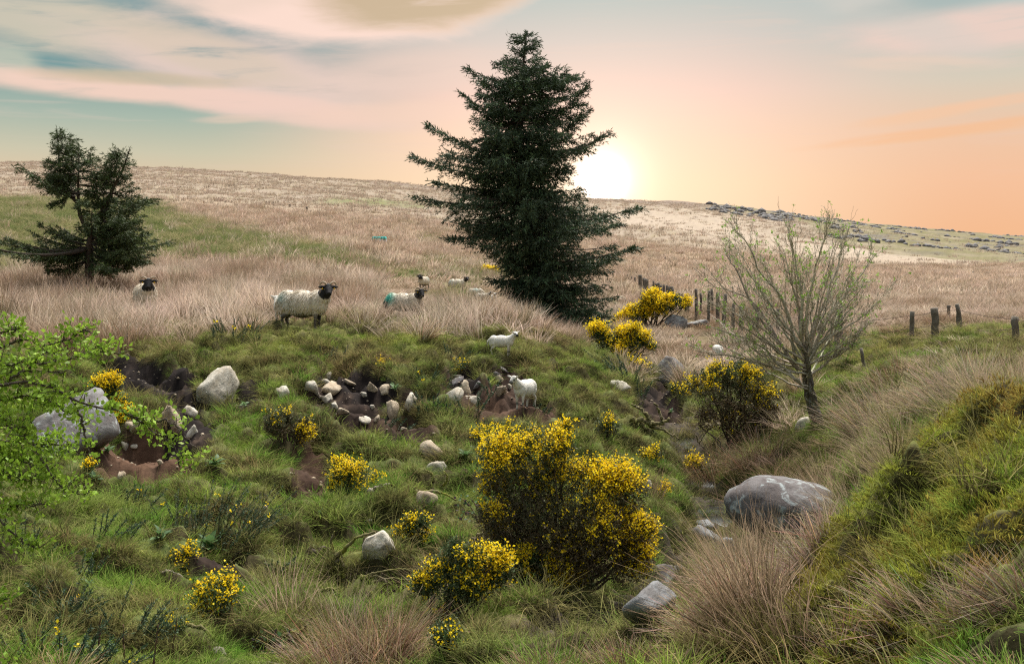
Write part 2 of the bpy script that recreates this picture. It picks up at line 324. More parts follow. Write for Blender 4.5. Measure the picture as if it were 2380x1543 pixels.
# ================================================================== terrain
# profile of the land along sight lines: column of the photograph -> (distance, row) pairs
PROF = {
 0: [(1.2, 4053), (2, 2755), (3, 2139), (4, 1798), (5, 1600), (6, 1500), (7, 1390), (8, 1300), (9.5, 1190), (11, 1110), (13, 1010), (15, 930), (17, 870), (19, 828), (21, 795), (24, 755), (28, 718), (33, 680), (40, 640), (50, 600), (65, 550), (85, 505), (120, 462), (180, 425), (280, 385), (340, 372), (420, 410), (640, 520)],
 500: [(1.2, 4053), (2, 2780), (3, 2266), (4, 1958), (5, 1773), (6, 1641), (7, 1530), (8, 1420), (9.5, 1290), (11, 1170), (13, 1030), (15, 930), (17, 855), (19, 805), (21, 775), (24, 745), (28, 715), (33, 685), (40, 652), (50, 615), (65, 570), (85, 528), (120, 485), (180, 445), (280, 408), (330, 395), (420, 425), (640, 530)],
 800: [(1.2, 4053), (2, 2780), (3, 2266), (4, 1990), (5, 1849), (6, 1735), (7, 1600), (8, 1490), (9.5, 1340), (11, 1210), (13, 1060), (15, 950), (17, 865), (19, 800), (20, 768), (21, 757), (24, 748), (28, 730), (33, 705), (40, 672), (50, 632), (65, 585), (85, 545), (120, 505), (180, 465), (280, 427), (330, 414), (420, 440), (640, 540)],
 1100: [(1.2, 4053), (2, 2720), (3, 2181), (4, 1862), (5, 1722), (6, 1600), (7, 1530), (8, 1440), (9.5, 1320), (11, 1200), (13, 1070), (15, 970), (17, 885), (19, 820), (21, 775), (23.5, 745), (28, 735), (33, 717), (40, 699), (46, 691), (52, 687), (65, 640), (85, 590), (120, 540), (180, 500), (280, 455), (330, 443), (420, 465), (640, 550)],
 1280: [(1.2, 4053), (2, 2700), (3, 2096), (4, 1798), (5, 1671), (6, 1560), (7, 1490), (8, 1430), (9.5, 1345), (11, 1250), (13, 1110), (15, 995), (17, 910), (19, 845), (21, 795), (23, 765), (25, 785), (28, 787), (33, 776), (40, 740), (50, 700), (65, 650), (85, 605), (120, 555), (180, 512), (280, 470), (335, 455), (420, 478), (640, 560)],
 1450: [(1.2, 4053), (2, 2650), (3, 2011), (4, 1766), (5, 1635), (6, 1540), (7, 1490), (8, 1440), (8.8, 1410), (9.5, 1375), (11, 1300), (13, 1200), (15, 1105), (17, 1020), (19, 945), (21, 890), (24, 852), (28, 822), (33, 782), (40, 735), (50, 695), (65, 655), (85, 615), (120, 570), (180, 525), (280, 483), (340, 463), (430, 485), (640, 560)],
 1620: [(1.2, 4053), (2, 2500), (3, 1926), (4, 1703), (5, 1600), (6, 1520), (7, 1475), (8, 1440), (9.5, 1390), (11, 1335), (13, 1265), (15, 1190), (17, 1115), (19, 1045), (21, 985), (24, 912), (28, 842), (33, 785), (40, 735), (50, 690), (65, 658), (85, 625), (120, 585), (180, 540), (280, 488), (360, 463), (450, 485), (640, 560)],
 1830: [(1.2, 3900), (2, 2350), (3, 1841), (4, 1607), (4.5, 1560), (5, 1528), (6, 1450), (7, 1370), (8, 1410), (9.5, 1385), (11, 1330), (13, 1250), (15, 1145), (17, 1040), (19, 955), (21, 895), (24, 838), (28, 785), (33, 745), (40, 710), (50, 685), (65, 660), (85, 635), (120, 600), (180, 560), (280, 515), (400, 492), (480, 505), (640, 560)],
 2050: [(1.2, 3600), (2, 2250), (3, 1798), (3.5, 1660), (4, 1560), (5, 1380), (6, 1230), (6.6, 1185), (7.5, 1225), (8.5, 1225), (9.5, 1200), (11, 1130), (13, 1035), (15, 955), (17, 895), (18, 868), (19, 848), (21, 820), (24, 790), (28, 758), (33, 735), (40, 712), (50, 690), (65, 667), (85, 645), (120, 618), (180, 585), (280, 545), (400, 530), (500, 520), (640, 545)],
 2200: [(1.2, 3500), (2, 2200), (3, 1680), (4, 1400), (5, 1170), (6, 1008), (6.6, 1012), (7.5, 1040), (9, 985), (11, 915), (13, 868), (15, 835), (17, 812), (18.5, 797), (21, 790), (24, 770), (28, 750), (33, 730), (40, 710), (50, 690), (65, 668), (85, 648), (120, 625), (180, 596), (280, 562), (400, 545), (500, 535), (640, 560)],
 2380: [(1.2, 3400), (2, 2120), (3, 1560), (4, 1200), (5, 970), (5.6, 903), (6.2, 925), (7, 960), (9, 920), (11, 885), (13, 860), (15, 842), (17, 825), (19, 810), (24, 775), (28, 752), (33, 732), (40, 712), (50, 692), (65, 670), (85, 650), (120, 628), (180, 605), (280, 578), (400, 562), (500, 552), (640, 570)],
}
us = sorted(PROF); sus = np.array([-1.6] + [(u - CU) / FOC for u in us] + [1.6])
Lg = np.linspace(math.log(1.2), math.log(640), 520); sg = np.linspace(-1.5, 1.5, 601)
prof = []
for u in us:
    d, v = np.array(PROF[u], float).T; prof.append(np.interp(Lg, np.log(d), (CV - v) / FOC * 1.0))
prof = np.array([prof[0]] + prof + [prof[-1]])
Tg = np.stack([np.interp(sg, sus, prof[:, i]) for i in range(len(Lg))])          # (L, s) slope above eye level
def gsm(a, sig, ax):
    r = int(3 * sig) + 1; k = np.exp(-0.5 * (np.arange(-r, r + 1) / sig) ** 2); k /= k.sum()
    pad = [(0, 0), (0, 0)]; pad[ax] = (r, r); p = np.pad(a, pad, mode='edge'); out = 0
    for i, w in enumerate(k): out = out + w * (p[i:i + a.shape[0]] if ax == 0 else p[:, i:i + a.shape[1]])
    return out
Tg = gsm(gsm(Tg, 2.2, 0), 7.0, 1)
def grid_at(A, d, s):
    fi = np.clip((np.log(d) - Lg[0]) / (Lg[1] - Lg[0]), 0, len(Lg) - 1.001); fj = np.clip((s - sg[0]) / (sg[1] - sg[0]), 0, len(sg) - 1.001)
    i = fi.astype(int); j = fj.astype(int); a = fi - i; c = fj - j
    return (A[i, j] * (1 - a) + A[i + 1, j] * a) * (1 - c) + (A[i, j + 1] * (1 - a) + A[i + 1, j + 1] * a) * c
# --- what grows where (all in plan, looked up through the survey rows) -------------------------------------------
SOIL = [  # column, row, half width, half height, turn, depth of the cut, 0 dark peat .. 1 brown earth
 (335, 880, 88, 34, 14, 0.20, 0.0), (405, 905, 40, 40, 40, 0.12, 0.0), (448, 890, 16, 34, 0, 0.18, 0.0), (580, 915, 32, 34, 38, 0.2, 0.0),
 (345, 1062, 92, 52, 12, 0.22, 0.8), (440, 1010, 45, 50, 45, 0.1, 0.1), (250, 1080, 40, 26, 0, 0.1, 0.6),
 (765, 890, 26, 40, 30, 0.2, 0.05), (835, 890, 66, 24, 16, 0.24, 0.05), (800, 950, 85, 34, 10, 0.12, 0.15), (870, 985, 85, 24, 14, 0.1, 0.3), (955, 1000, 50, 26, 22, 0.12, 0.4),
 (730, 1075, 42, 46, 20, 0.1, 0.55), (715, 1130, 30, 40, -15, 0.06, 0.5), (590, 1010, 0.1, 0.1, 0, 0, 0),
 (1080, 868, 32, 22, 10, 0.22, 0.05), (1075, 905, 52, 30, 20, 0.1, 0.3), (1145, 945, 60, 30, 35, 0.12, 0.6), (1185, 890, 42, 34, 40, 0.2, 0.4), (1235, 950, 52, 34, 38, 0.16, 0.5), (1290, 975, 20, 20, 0, 0.14, 0.1), (970, 930, 40, 14, 5, 0.12, 0.2),
 (1520, 920, 34, 42, 40, 0.2, 0.15), (1560, 960, 30, 26, 40, 0.12, 0.2), (10, 1420, 40, 28, 0, 0.1, 0.3), (40, 1450, 46, 26, 20, 0.1, 0.4), (500, 1330, 40, 26, 0, 0.1, 0.2), (535, 1300, 26, 30, 30, 0.1, 0.2),
 (1440, 690, 12, 8, 0, 0.0, 0.0), (1560, 1290, 36, 26, 10, 0.1, 0.0), (1560, 1320, 40, 22, 0, 0.1, 0.0), (1250, 1340, 120, 30, 0, 0.06, 0.1), (950, 1370, 60, 26, 0, 0.05, 0.2),
]
def soil_at(u, v, d, x, y):
    w = 13 * fbm(x * 2.3, y * 2.3, 5, 4, 0.65); w2 = 13 * fbm(x * 2.3 + 40, y * 2.3, 8, 4, 0.65)
    m = np.zeros_like(u); dep = np.zeros_like(u); ty = np.zeros_like(u)
    ok = (d < 27) & (d > 3)
    for cu, cv, ru, rv, rot, dp, t in SOIL:
        if ru < 1: continue
        bb = blob(u + w, v + w2 * 0.8, cu, cv, ru * 1.36, rv * 1.38, rot, 7) * ok
        ty = np.where(bb > m, t, ty); m = np.maximum(m, bb); dep = np.maximum(dep, bb * dp * sstep(-(v - cv) / rv, -0.9, 0.5))
    return m, dep, ty
CREST = [(-900, 19), (0, 18.6), (300, 18.0), (420, 18.6), (600, 19.6), (700, 20.9), (780, 20.7), (860, 19.8), (1000, 20.0), (1100, 20.6), (1200, 20.4), (1280, 20.6), (1345, 22), (1400, 40), (1440, 55)]
cr_u, cr_d = np.array(CREST, float).T
def cover(u, v, d, x, y):
    """returns dict of fields 0..1"""
    nz = fbm(x * 0.35, y * 0.35, 31, 4); nf = fbm(x * 1.3, y * 1.3, 77, 3); nL = fbm(x * 0.06, y * 0.06, 53, 3)
    lefts = sstep(1460 - u, 0, 60)                                   # the flock's side of the gully
    crest = np.interp(u, cr_u, cr_d)
    back = sstep(d - crest, -0.3, 0.9) * lefts
    v_top = np.interp(u, [0, 330, 420, 600, 760, 850, 900], [452, 462, 500, 545, 575, 600, 610]); v_bot = np.interp(u, [0, 60, 370, 420, 640, 760, 850, 900], [640, 640, 634, 610, 612, 620, 628, 612])
    wob = 16 * nz + 8 * nf
    mead = sstep(v + wob, v_top - 10, v_top + 12) * sstep(-(v + wob), -v_bot - 8, -v_bot + 10) * (d > 30) * (d < 130)
    mead = mead * lefts
    for cu, cv, ru, rv in ((60, 560, 160, 90), (200, 650, 60, 14), (1120, 640, 110, 20), (1060, 690, 70, 9), (1185, 590, 40, 9), (985, 560, 30, 6), (1020, 610, 60, 8), (930, 640, 60, 10), (860, 470, 120, 7), (990, 478, 60, 5)):
        mead = np.maximum(mead, blob(u + wob, v + wob * 0.3, cu, cv, ru, rv, 0, 3) * (d > 28) * (d < 260) * 0.85)
    plain = sstep(u, 1400, 1470) * sstep(d + 3 * nz, 21, 25)           # rushes beyond the fence on the right
    rb = sstep(u, 1500, 1700) * sstep(d + 1.0 * nz, 7.2, 8.4) * sstep(-d, -24, -20)
    patch = np.clip(0.55 + 0.9 * nf + 0.3 * nz, 0, 1)
    rb = rb * (0.12 + 0.68 * patch)
    for cu, cv, ru, rv, rot, k in ((2080, 830, 160, 34, -16, 0.95), (1960, 905, 110, 26, -34, 0.8), (2220, 845, 60, 22, 0, 0.7), (1790, 960, 60, 30, 0, 0.5), (1860, 800, 60, 40, 0, 0.5)):
        rb = rb * (1 - k * blob(u, v, cu, cv, ru, rv, rot, 3) * (d > 8))
    fg = np.zeros_like(u)
    for cu, cv, ru, rv, rot, k in ((890, 1500, 190, 95, -8, 1.0), (1230, 1490, 380, 80, 0, 1.0), (1500, 1520, 200, 60, 0, 0.8), (1450, 1500, 250, 70, 0, 0.55), (1660, 1330, 110, 90, 10, 1.0), (1790, 1300, 90, 60, 0, 0.9), (1900, 1480, 160, 60, 0, 0.5), (2340, 1420, 130, 100, 0, 0.4), (2120, 1330, 110, 60, 20, 0.35), (1700, 1530, 300, 60, 0, 0.35), (2010, 1420, 100, 50, 0, 0.45), (1530, 1500, 120, 50, 0, 0.6)):
        fg = np.maximum(fg, k * blob(u, v, cu, cv, ru, rv, rot, 3) * (d < 11))
    fg = fg * np.clip(0.7 + 0.8 * nf, 0.1, 1)
    gul = blob(u, v, 1600, 820, 120, 60, 10, 3) * (d > 17) * (d < 36) + blob(u, v, 1560, 1090, 90, 70, 0, 3) * (d > 11) * (d < 16) * 0.55
    gul = np.clip(gul, 0, 1)
    soil, dep, ty = soil_at(u, v, d, x, y)
    clear = np.maximum.reduce([blob(u, v, 700, 772, 95, 16, 0, 4) * (d < 22), blob(u, v, 1168, 830, 60, 16, 0, 4) * (d < 24)])
    rush = np.clip(np.maximum.reduce([back * (1 - 0.90 * mead), plain * (1 - 0.6 * mead), rb, fg, gul]), 0, 1) * (1 - clear)
    path = blob(u, v, 2090, 598, 240, 9, 5, 4) * (d > 120) + 0.8 * blob(u, v, 1740, 552, 330, 20, 8, 3) * (d > 120) + 0.8 * blob(u, v, 1560, 505, 260, 22, 4, 3) * (d > 120)
    rocky = sstep(u, 1600, 1720) * sstep(v - (np.interp(u, [1600, 1650, 1900, 2050, 2380], [455, 462, 500, 515, 548])), -30, 4) * sstep(-(v - np.interp(u, [1600, 1850, 1950, 2100, 2380], [478, 505, 560, 590, 625])), -12, 4) * (d > 150)
    moss = np.maximum.reduce([sstep(u, 1650, 1850) * (d < 8.0) * sstep(d, 3.2, 4.2) * (0.5 + 0.5 * patch), blob(u, v, 2080, 830, 160, 30, -16, 3) * 0.8, blob(u, v, 850, 810, 420, 46, 0, 3) * 0.6 * (d < 24), blob(u, v, 1310, 880, 90, 60, 30, 3) * 0.5 * (d < 24)])
    return dict(rush=rush, mead=mead, soil=soil, dep=dep, ty=ty, path=np.clip(path, 0, 1), rocky=np.clip(rocky, 0, 1), moss=np.clip(moss, 0, 1), nz=nz, nf=nf, nL=nL, back=back, plain=plain, rb=rb, fg=fg, lefts=lefts)
def relief(x, y, d):
    near = sstep(-d, -34, -22)
    lump = fbm(x * 0.9, y * 0.9, 3, 3)
    ter = fbm(x * 0.9 + 0.5 * y, y * 2.2, 25, 3)
    h = near * (0.17 * lump + 0.10 * np.abs(fbm(x * 2.0, y * 2.3, 9, 2)) + 0.10 * fbm(x * 1.7, y * 1.7, 19, 3) + 0.25 * sstep(ter, -0.13, 0.13) - 0.06 + 0.03 * fbm(x * 7, y * 7, 15, 2)) * sstep(d, 2.0, 5.0) - 0.12 * near * sstep(d, 2.0, 5.0)
    h = h + 0.20 * sstep(-d, -8.5, -6.5) * sstep(d, 2.5, 4.0) * sstep(x / d, 0.15, 0.28) * (np.abs(fbm(x * 2.6, y * 2.6, 29, 2)) - 0.42)
    h = h + (1 - near) * (0.10 * fbm(x * 0.8, y * 0.8, 21, 3))
    far = sstep(d, 50, 140); h = h + far * (0.35 * fbm(x / 6.0, y / 9.0, 41, 4) + 0.9 * fbm(x / 24.0, y / 40.0, 47, 3)) * np.minimum(1, d / 150)
    return h
sc = np.concatenate([np.linspace(-1.45, -0.52, 50)[:-1], np.linspace(-0.52, 0.52, 520), np.linspace(0.52, 1.45, 50)[1:]])
dr = np.concatenate([np.geomspace(1.25, 3.2, 26)[:-1], np.geomspace(3.2, 30, 400)[:-1], np.geomspace(30, 630, 200)])
D, Sx = np.meshgrid(dr, sc, indexing='ij'); GX = D * Sx; GY = D
T0 = grid_at(Tg, D, Sx); GU = CU + FOC * Sx; GV = CV - FOC * T0
CVR = cover(GU, GV, D, GX, GY)
GZ = EYE + T0 * D + relief(GX, GY, D) - CVR['dep'] * 1.8
smask_pre = sstep(CVR['soil'], 0.3, 0.6)
# fold lips of turf above the peat cuts
GZ += smask_pre * (0.045 * fbm(GX * 6, GY * 5, 81, 4, 0.65) + 0.02 * fbm(GX * 17, GY * 14, 83, 2))
GZ += 0.05 * gsm(CVR['soil'], 3, 0) * (1 - CVR['soil']) * 4 * 0.5
# stream bed
STREAM = np.array([(3.1, 20.5), (2.85, 17.5), (2.70, 15.4), (2.50, 13.8), (2.0, 12.2), (1.54, 10.5), (1.13, 9.0), (0.77, 8.2), (0.42, 7.6), (0.16, 7.0)])
def seg_dist(x, y, P):
    best = np.full(np.shape(x), 1e9)
    for (x0, y0), (x1, y1) in zip(P[:-1], P[1:]):
        dx, dy = x1 - x0, y1 - y0; t = np.clip(((x - x0) * dx + (y - y0) * dy) / (dx * dx + dy * dy), 0, 1)
        best = np.minimum(best, np.hypot(x - x0 - t * dx, y - y0 - t * dy))
    return best
near_rows = dr < 23
sdist = np.full(D.shape, 9.0); sdist[near_rows] = seg_dist(GX[near_rows], GY[near_rows], STREAM)
GZ -= 0.16 * sstep(-sdist, -0.42, -0.15)
def ground(x, y):
    """height of the finished land"""
    x = np.asarray(x, float); y = np.asarray(y, float); s = x / y
    fi = np.interp(y, dr, np.arange(len(dr))); fj = np.interp(s, sc, np.arange(len(sc)))
    i = np.minimum(fi.astype(int), len(dr) - 2); j = np.minimum(fj.astype(int), len(sc) - 2); a = fi - i; c = fj - j
    return (GZ[i, j] * (1 - a) + GZ[i + 1, j] * a) * (1 - c) + (GZ[i, j + 1] * (1 - a) + GZ[i + 1, j + 1] * a) * c
def gp(x, y): return np3(x, y, float(ground(np.array(x), np.array(y))))
def at(u, d): return gp((u - CU) / FOC * d, d)                 # ground point on a bearing at a distance
def pick(u, v, dmin=3.0, dmax=600):
    """ground point that the survey row meets first"""
    ds = np.geomspace(dmin, dmax, 900); s = (u - CU) / FOC; t = (ground(s * ds, ds) - EYE) / ds; tt = (CV - v) / FOC
    k = np.argmax(t >= tt)
    return gp(s * ds[k], ds[k])
# --- colour of the bare ground
def mixc(a, c, t): return a * (1 - t[..., None]) + np.asarray(c)[None, None] * t[..., None]
n_a = fbm(GX * 0.9, GY * 0.9, 61, 4); n_b = fbm(GX * 4, GY * 4, 67, 3); n_c = fbm(GX / 7, GY / 16, 71, 5); n_d = fbm(GX / 1.6, GY / 5.0, 73, 4)
base = np.empty(D.shape + (3,)); base[:] = (0.065, 0.085, 0.025)  # turf and thatch base, darkened to paint in the shade between tufts
base = mixc(base, (0.16, 0.13, 0.06), np.clip(0.35 + 0.8 * n_a, 0, 1) * 0.6)
base = mixc(base, (0.13, 0.125, 0.03), CVR['moss'] * 0.8)
base = mixc(base, (0.14, 0.10, 0.06), CVR['rush'] * np.clip(0.75 - 0.3 * n_a, 0, 1))
farm = sstep(D, 90, 170)
hill = np.empty_like(base); hill[:] = (0.235, 0.19, 0.142)
hill = mixc(hill, (0.215, 0.17, 0.118), np.clip(0.25 + 1.5 * n_c, 0, 1) * 0.75)
hill = mixc(hill, (0.28, 0.228, 0.178), np.clip(0.1 - 1.6 * n_c, 0, 1) * 0.5)
hill = mixc(hill, (0.20, 0.18, 0.075), np.clip(1.6 * n_d - 0.35, 0, 1) * 0.8)
hill = mixc(hill, (0.15, 0.11, 0.09), sstep(D, 290, 330) * (GU < 1700) * 0.7)
hill = mixc(hill, (0.135, 0.122, 0.055), CVR['rocky'] * np.clip(0.75 + 0.8 * n_c, 0, 1))
hill = mixc(hill, (0.12, 0.105, 0.085), CVR['rocky'] * np.clip(2.4 * fbm(GX / 9, GY / 20, 91, 4) - 0.25, 0, 1))
hill = mixc(hill, (0.34, 0.275, 0.212), CVR['path'] * 0.7)
base = mixc(base, (0.30, 0.225, 0.155), sstep(D, 38, 100) * 0.9)
base = base * (1 - farm[..., None]) + hill * farm[..., None]
base = mixc(base, (0.11, 0.13, 0.045), CVR['mead'] * np.clip(0.9 + 0.3 * n_a, 0, 1)); base = mixc(base, (0.20, 0.18, 0.06), CVR['mead'] * np.clip(1.3 * n_b + 0.1, 0, 1) * 0.6)
soilc = np.empty_like(base); soilc[:] = (0.013, 0.0095, 0.0085); soilc = mixc(soilc, (0.095, 0.054, 0.034), np.clip(CVR['ty'] * 1.1 - 0.08 + 0.25 * n_a, 0, 1)); soilc = mixc(soilc, (0.16, 0.11, 0.075), np.clip(n_b - 0.25, 0, 1) * 0.6)
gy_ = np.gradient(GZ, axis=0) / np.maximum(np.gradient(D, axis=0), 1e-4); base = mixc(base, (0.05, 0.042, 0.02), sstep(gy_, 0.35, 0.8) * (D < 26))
smask = sstep(CVR['soil'], 0.25, 0.5)
base = base * (1 - smask[..., None]) + soilc * smask[..., None]
base = mixc(base, (0.05, 0.04, 0.032), sstep(-sdist, -0.4, -0.25))
base = np.clip(base * (1 + 0.22 * n_b[..., None]), 0.005, 0.9)
nr, nc_ = D.shape
ii = (np.arange(nr - 1)[:, None] * nc_ + np.arange(nc_ - 1)[None]).ravel()
Fq = np.stack([ii, ii + 1, ii + nc_ + 1, ii + nc_], 1)
M_GROUND = colour_mat('turf_and_earth', 0.95, 0, 0.9, 9.0, 0.3, 14.0, 0.1)
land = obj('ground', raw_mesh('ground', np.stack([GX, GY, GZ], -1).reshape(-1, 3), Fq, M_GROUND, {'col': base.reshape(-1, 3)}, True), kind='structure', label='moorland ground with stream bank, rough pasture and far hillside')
# ground behind the viewpoint, so that the land goes on
back_pts = [(-60, -60), (60, -60), (60, 1.4), (-60, 1.4)]
V = []; nx = 60; ny = 40
xs = np.linspace(-45, 45, nx); ys = np.linspace(-60, 1.22, ny); BX, BY = np.meshgrid(xs, ys, indexing='xy')
BZ = np.full(BX.shape, 0.0) + 0.2 * fbm(BX * 0.3, BY * 0.3, 6, 3) * sstep(-BY, 1, 6) - 0.03
iiq = (np.arange(ny - 1)[:, None] * nx + np.arange(nx - 1)[None]).ravel()
obj('ground', raw_mesh('ground_behind', np.stack([BX, BY, BZ], -1).reshape(-1, 3), np.stack([iiq, iiq + 1, iiq + nx + 1, iiq + nx], 1), M_GROUND, {'col': np.tile(np3(0.10, 0.12, 0.04), (BX.size, 1))}, True), kind='structure', label='rough pasture behind the viewpoint')
# ================================================================== grass and rushes (stuff)
SRC = {}
def blades(n, rad, hmin, hmax, w, bend, splay, segs=3, stub=0.0):
    """one tuft: tapered bent strips; col = (random, height share, shade)"""
    a = rng.uniform(0, 2 * math.pi, n); r = rad * np.sqrt(rng.uniform(0, 1, n)); P = np.stack([r * np.cos(a), r * np.sin(a), np.full(n, -0.03)], 1)
    H = rng.uniform(hmin, hmax, n) * (1 - 0.25 * r / max(rad, 1e-6))
    ao = a + rng.normal(0, 0.7, n); out = np.stack([np.cos(ao), np.sin(ao), np.zeros(n)], 1)
    sp = splay * (r / max(rad, 1e-6)) * rng.uniform(0.4, 1.3, n) + rng.normal(0, splay * 0.25, n)
    bd = bend * rng.uniform(0.2, 1.6, n)
    d0 = unit(np.stack([np.zeros(n), np.zeros(n), np.ones(n)], 1) + out * sp[:, None])
    side = unit(np.cross(d0, rng.normal(size=(n, 3))))
    V = []; C = []; rr = rng.uniform(0, 1, n); sh = rng.uniform(0, 1, n)
    for k in range(segs + 1):
        t = k / segs
        c = P + d0 * (H * t)[:, None] + out * (bd * H * t * t)[:, None] - np3(0, 0, 1) * (bd * bd * H * 0.35 * t ** 3)[:, None]
        ww = w * (1 - t) ** 0.7 * 0.5 + (0.0004 if k == segs else 0)
        V += [c - side * ww, c + side * ww]; C += [np.stack([rr, np.full(n, t), sh], 1)] * 2
    V = np.stack(V, 1).reshape(-1, 3); C = np.stack(C, 1).reshape(-1, 3); m = 2 * (segs + 1)
    b0 = np.arange(n)[:, None] * m + 2 * np.arange(segs)[None]; b0 = b0.ravel()
    return V, np.stack([b0, b0 + 1, b0 + 3, b0 + 2], 1), C
def source(kind, count, *args, **kw):
    c = bpy.data.collections.new(kind)
    for i in range(count):
        V, Q, C = blades(*args, **kw); me = raw_mesh(kind, V, Q, M_BLADE, {'col': C}); o = bpy.data.objects.new(kind, me); c.objects.link(o)
    SRC[kind] = c
source('grass_tuft', 8, 46, 0.11, 0.03, 0.17, 0.006, 0.75, 0.75, 2)
source('grass_tuft_long', 5, 55, 0.11, 0.12, 0.30, 0.006, 0.9, 0.6, 3)
source('moss_tuft', 5, 110, 0.10, 0.015, 0.045, 0.0055, 0.5, 1.0, 2)
source('rush_tuft', 6, 95, 0.17, 0.35, 0.85, 0.0075, 0.35, 0.42, 3)
source('rush_tuft_mid', 6, 80, 0.22, 0.4, 0.9, 0.013, 0.3, 0.40, 3)
source('rush_tuft_far', 5, 40, 0.45, 0.4, 0.85, 0.040, 0.3, 0.40, 2)
source('rush_tuft_distant', 5, 26, 0.8, 0.3, 0.6, 0.11, 0.2, 0.40, 1)
GN = {}
def gn_for(kind):
    if kind in GN: return GN[kind]
    g = bpy.data.node_groups.new('scatter_' + kind, 'GeometryNodeTree')
    g.interface.new_socket('Geometry', in_out='INPUT', socket_type='NodeSocketGeometry'); g.interface.new_socket('Geometry', in_out='OUTPUT', socket_type='NodeSocketGeometry')
    q = NB(g); gi = q.n('NodeGroupInput'); go = q.n('NodeGroupOutput')
    ci = q.n('GeometryNodeCollectionInfo'); ci.inputs['Collection'].default_value = SRC[kind]; ci.inputs['Separate Children'].default_value = True; ci.inputs['Reset Children'].default_value = True
    def na(nm, ty):
        x = q.n('GeometryNodeInputNamedAttribute', data_type=ty); x.inputs['Name'].default_value = nm; return x.outputs['Attribute']
    ip = q.n('GeometryNodeInstanceOnPoints'); q.ln(gi.outputs[0], ip.inputs['Points']); q.ln(ci.outputs[0], ip.inputs['Instance']); ip.inputs['Pick Instance'].default_value = True
    q.ln(na('idx', 'INT'), ip.inputs['Instance Index']); q.ln(na('scl', 'FLOAT_VECTOR'), ip.inputs['Scale'])
    er = q.n('FunctionNodeEulerToRotation'); q.ln(na('rot', 'FLOAT_VECTOR'), er.inputs[0]); q.ln(er.outputs[0], ip.inputs['Rotation'])
    q.ln(ip.outputs[0], go.inputs[0]); GN[kind] = g; return g
def scatter(name, kind, P, scl, root, tipc, lean=0.12, wind=(0, 0), label=None):
    n = len(P)
    if not n: return
    me = bpy.data.meshes.new(name); me.vertices.add(n); me.vertices.foreach_set('co', np.asarray(P, np.float32).ravel())
    def vec(nm, a, ty):
        t = me.attributes.new(nm, ty, 'POINT'); a = np.ascontiguousarray(a, np.float32)
        t.data.foreach_set('color' if ty == 'FLOAT_COLOR' else 'vector', a.ravel())
    a = rng.normal(0, lean, n) + wind[0]; b_ = rng.normal(0, lean, n) + wind[1]; sp = rng.uniform(0, 2 * math.pi, n)     # spin first, then lean
    ca, sa, cb, sb_, cs, ss = np.cos(a), np.sin(a), np.cos(b_), np.sin(b_), np.cos(sp), np.sin(sp)
    m00 = cb * cs + sb_ * sa * ss; m10 = ca * ss; m20 = -sb_ * cs + cb * sa * ss; m21 = sb_ * ss + cb * sa * cs; m22 = cb * ca
    rot = np.stack([np.arctan2(m21, m22), -np.arcsin(np.clip(m20, -1, 1)), np.arctan2(m10, m00)], 1)
    vec('rot', rot, 'FLOAT_VECTOR')
    if np.ndim(scl) == 1: scl = np.stack([scl, scl, scl], 1)
    vec('scl', scl, 'FLOAT_VECTOR')
    t = me.attributes.new('idx', 'INT', 'POINT'); t.data.foreach_set('value', rng.integers(0, 99, n).astype(np.int32))
    o4 = np.ones((n, 1)); vec('root', np.concatenate([root, o4], 1), 'FLOAT_COLOR'); vec('tipc', np.concatenate([tipc, o4], 1), 'FLOAT_COLOR')
    o = obj(name, me, kind='stuff', label=label); md = o.modifiers.new('scatter', 'NODES'); md.node_group = gn_for(kind); return o
def samples(dens, d0, d1, s0=-0.52, s1=0.52):
    area = (d1 ** 2 - d0 ** 2) / 2 * (s1 - s0); n = int(dens * area)
    d = np.sqrt(rng.uniform(d0 * d0, d1 * d1, n)); s = rng.uniform(s0, s1, n); x = d * s; y = d
    t = grid_at(Tg, d, s); u = CU + FOC * s; v = CV - FOC * t
    return x, y, d, u, v
KEEP_OUT = []          # (x, y, radius) kept clear of tall growth: filled by animals and stones below
RUSH_CLEAR = []        # the same, for rushes only
def clear_of(x, y, scale=1.0, more=()):
    ok = np.ones(len(x), bool)
    for cx, cy, r in list(KEEP_OUT) + list(more): ok &= (x - cx) ** 2 + (y - cy) ** 2 > (r * scale) ** 2
    return ok
def steep(x, y): return sstep((ground(x, y + 0.13) - ground(x, y - 0.13)) / 0.26, 0.28, 0.75)
def lerp(a, c, t): return np.asarray(a)[None] * (1 - t[:, None]) + np.asarray(c)[None] * t[:, None]
def toward(A, c, t): return A * (1 - t[:, None]) + np.asarray(c)[None] * t[:, None]
def vary(A, k=0.2): return np.clip(A * (1 + k * rng.uniform(-1, 1, (len(A), 1))) * (1 + 0.05 * rng.uniform(-1, 1, A.shape)), 0.004, 0.9)
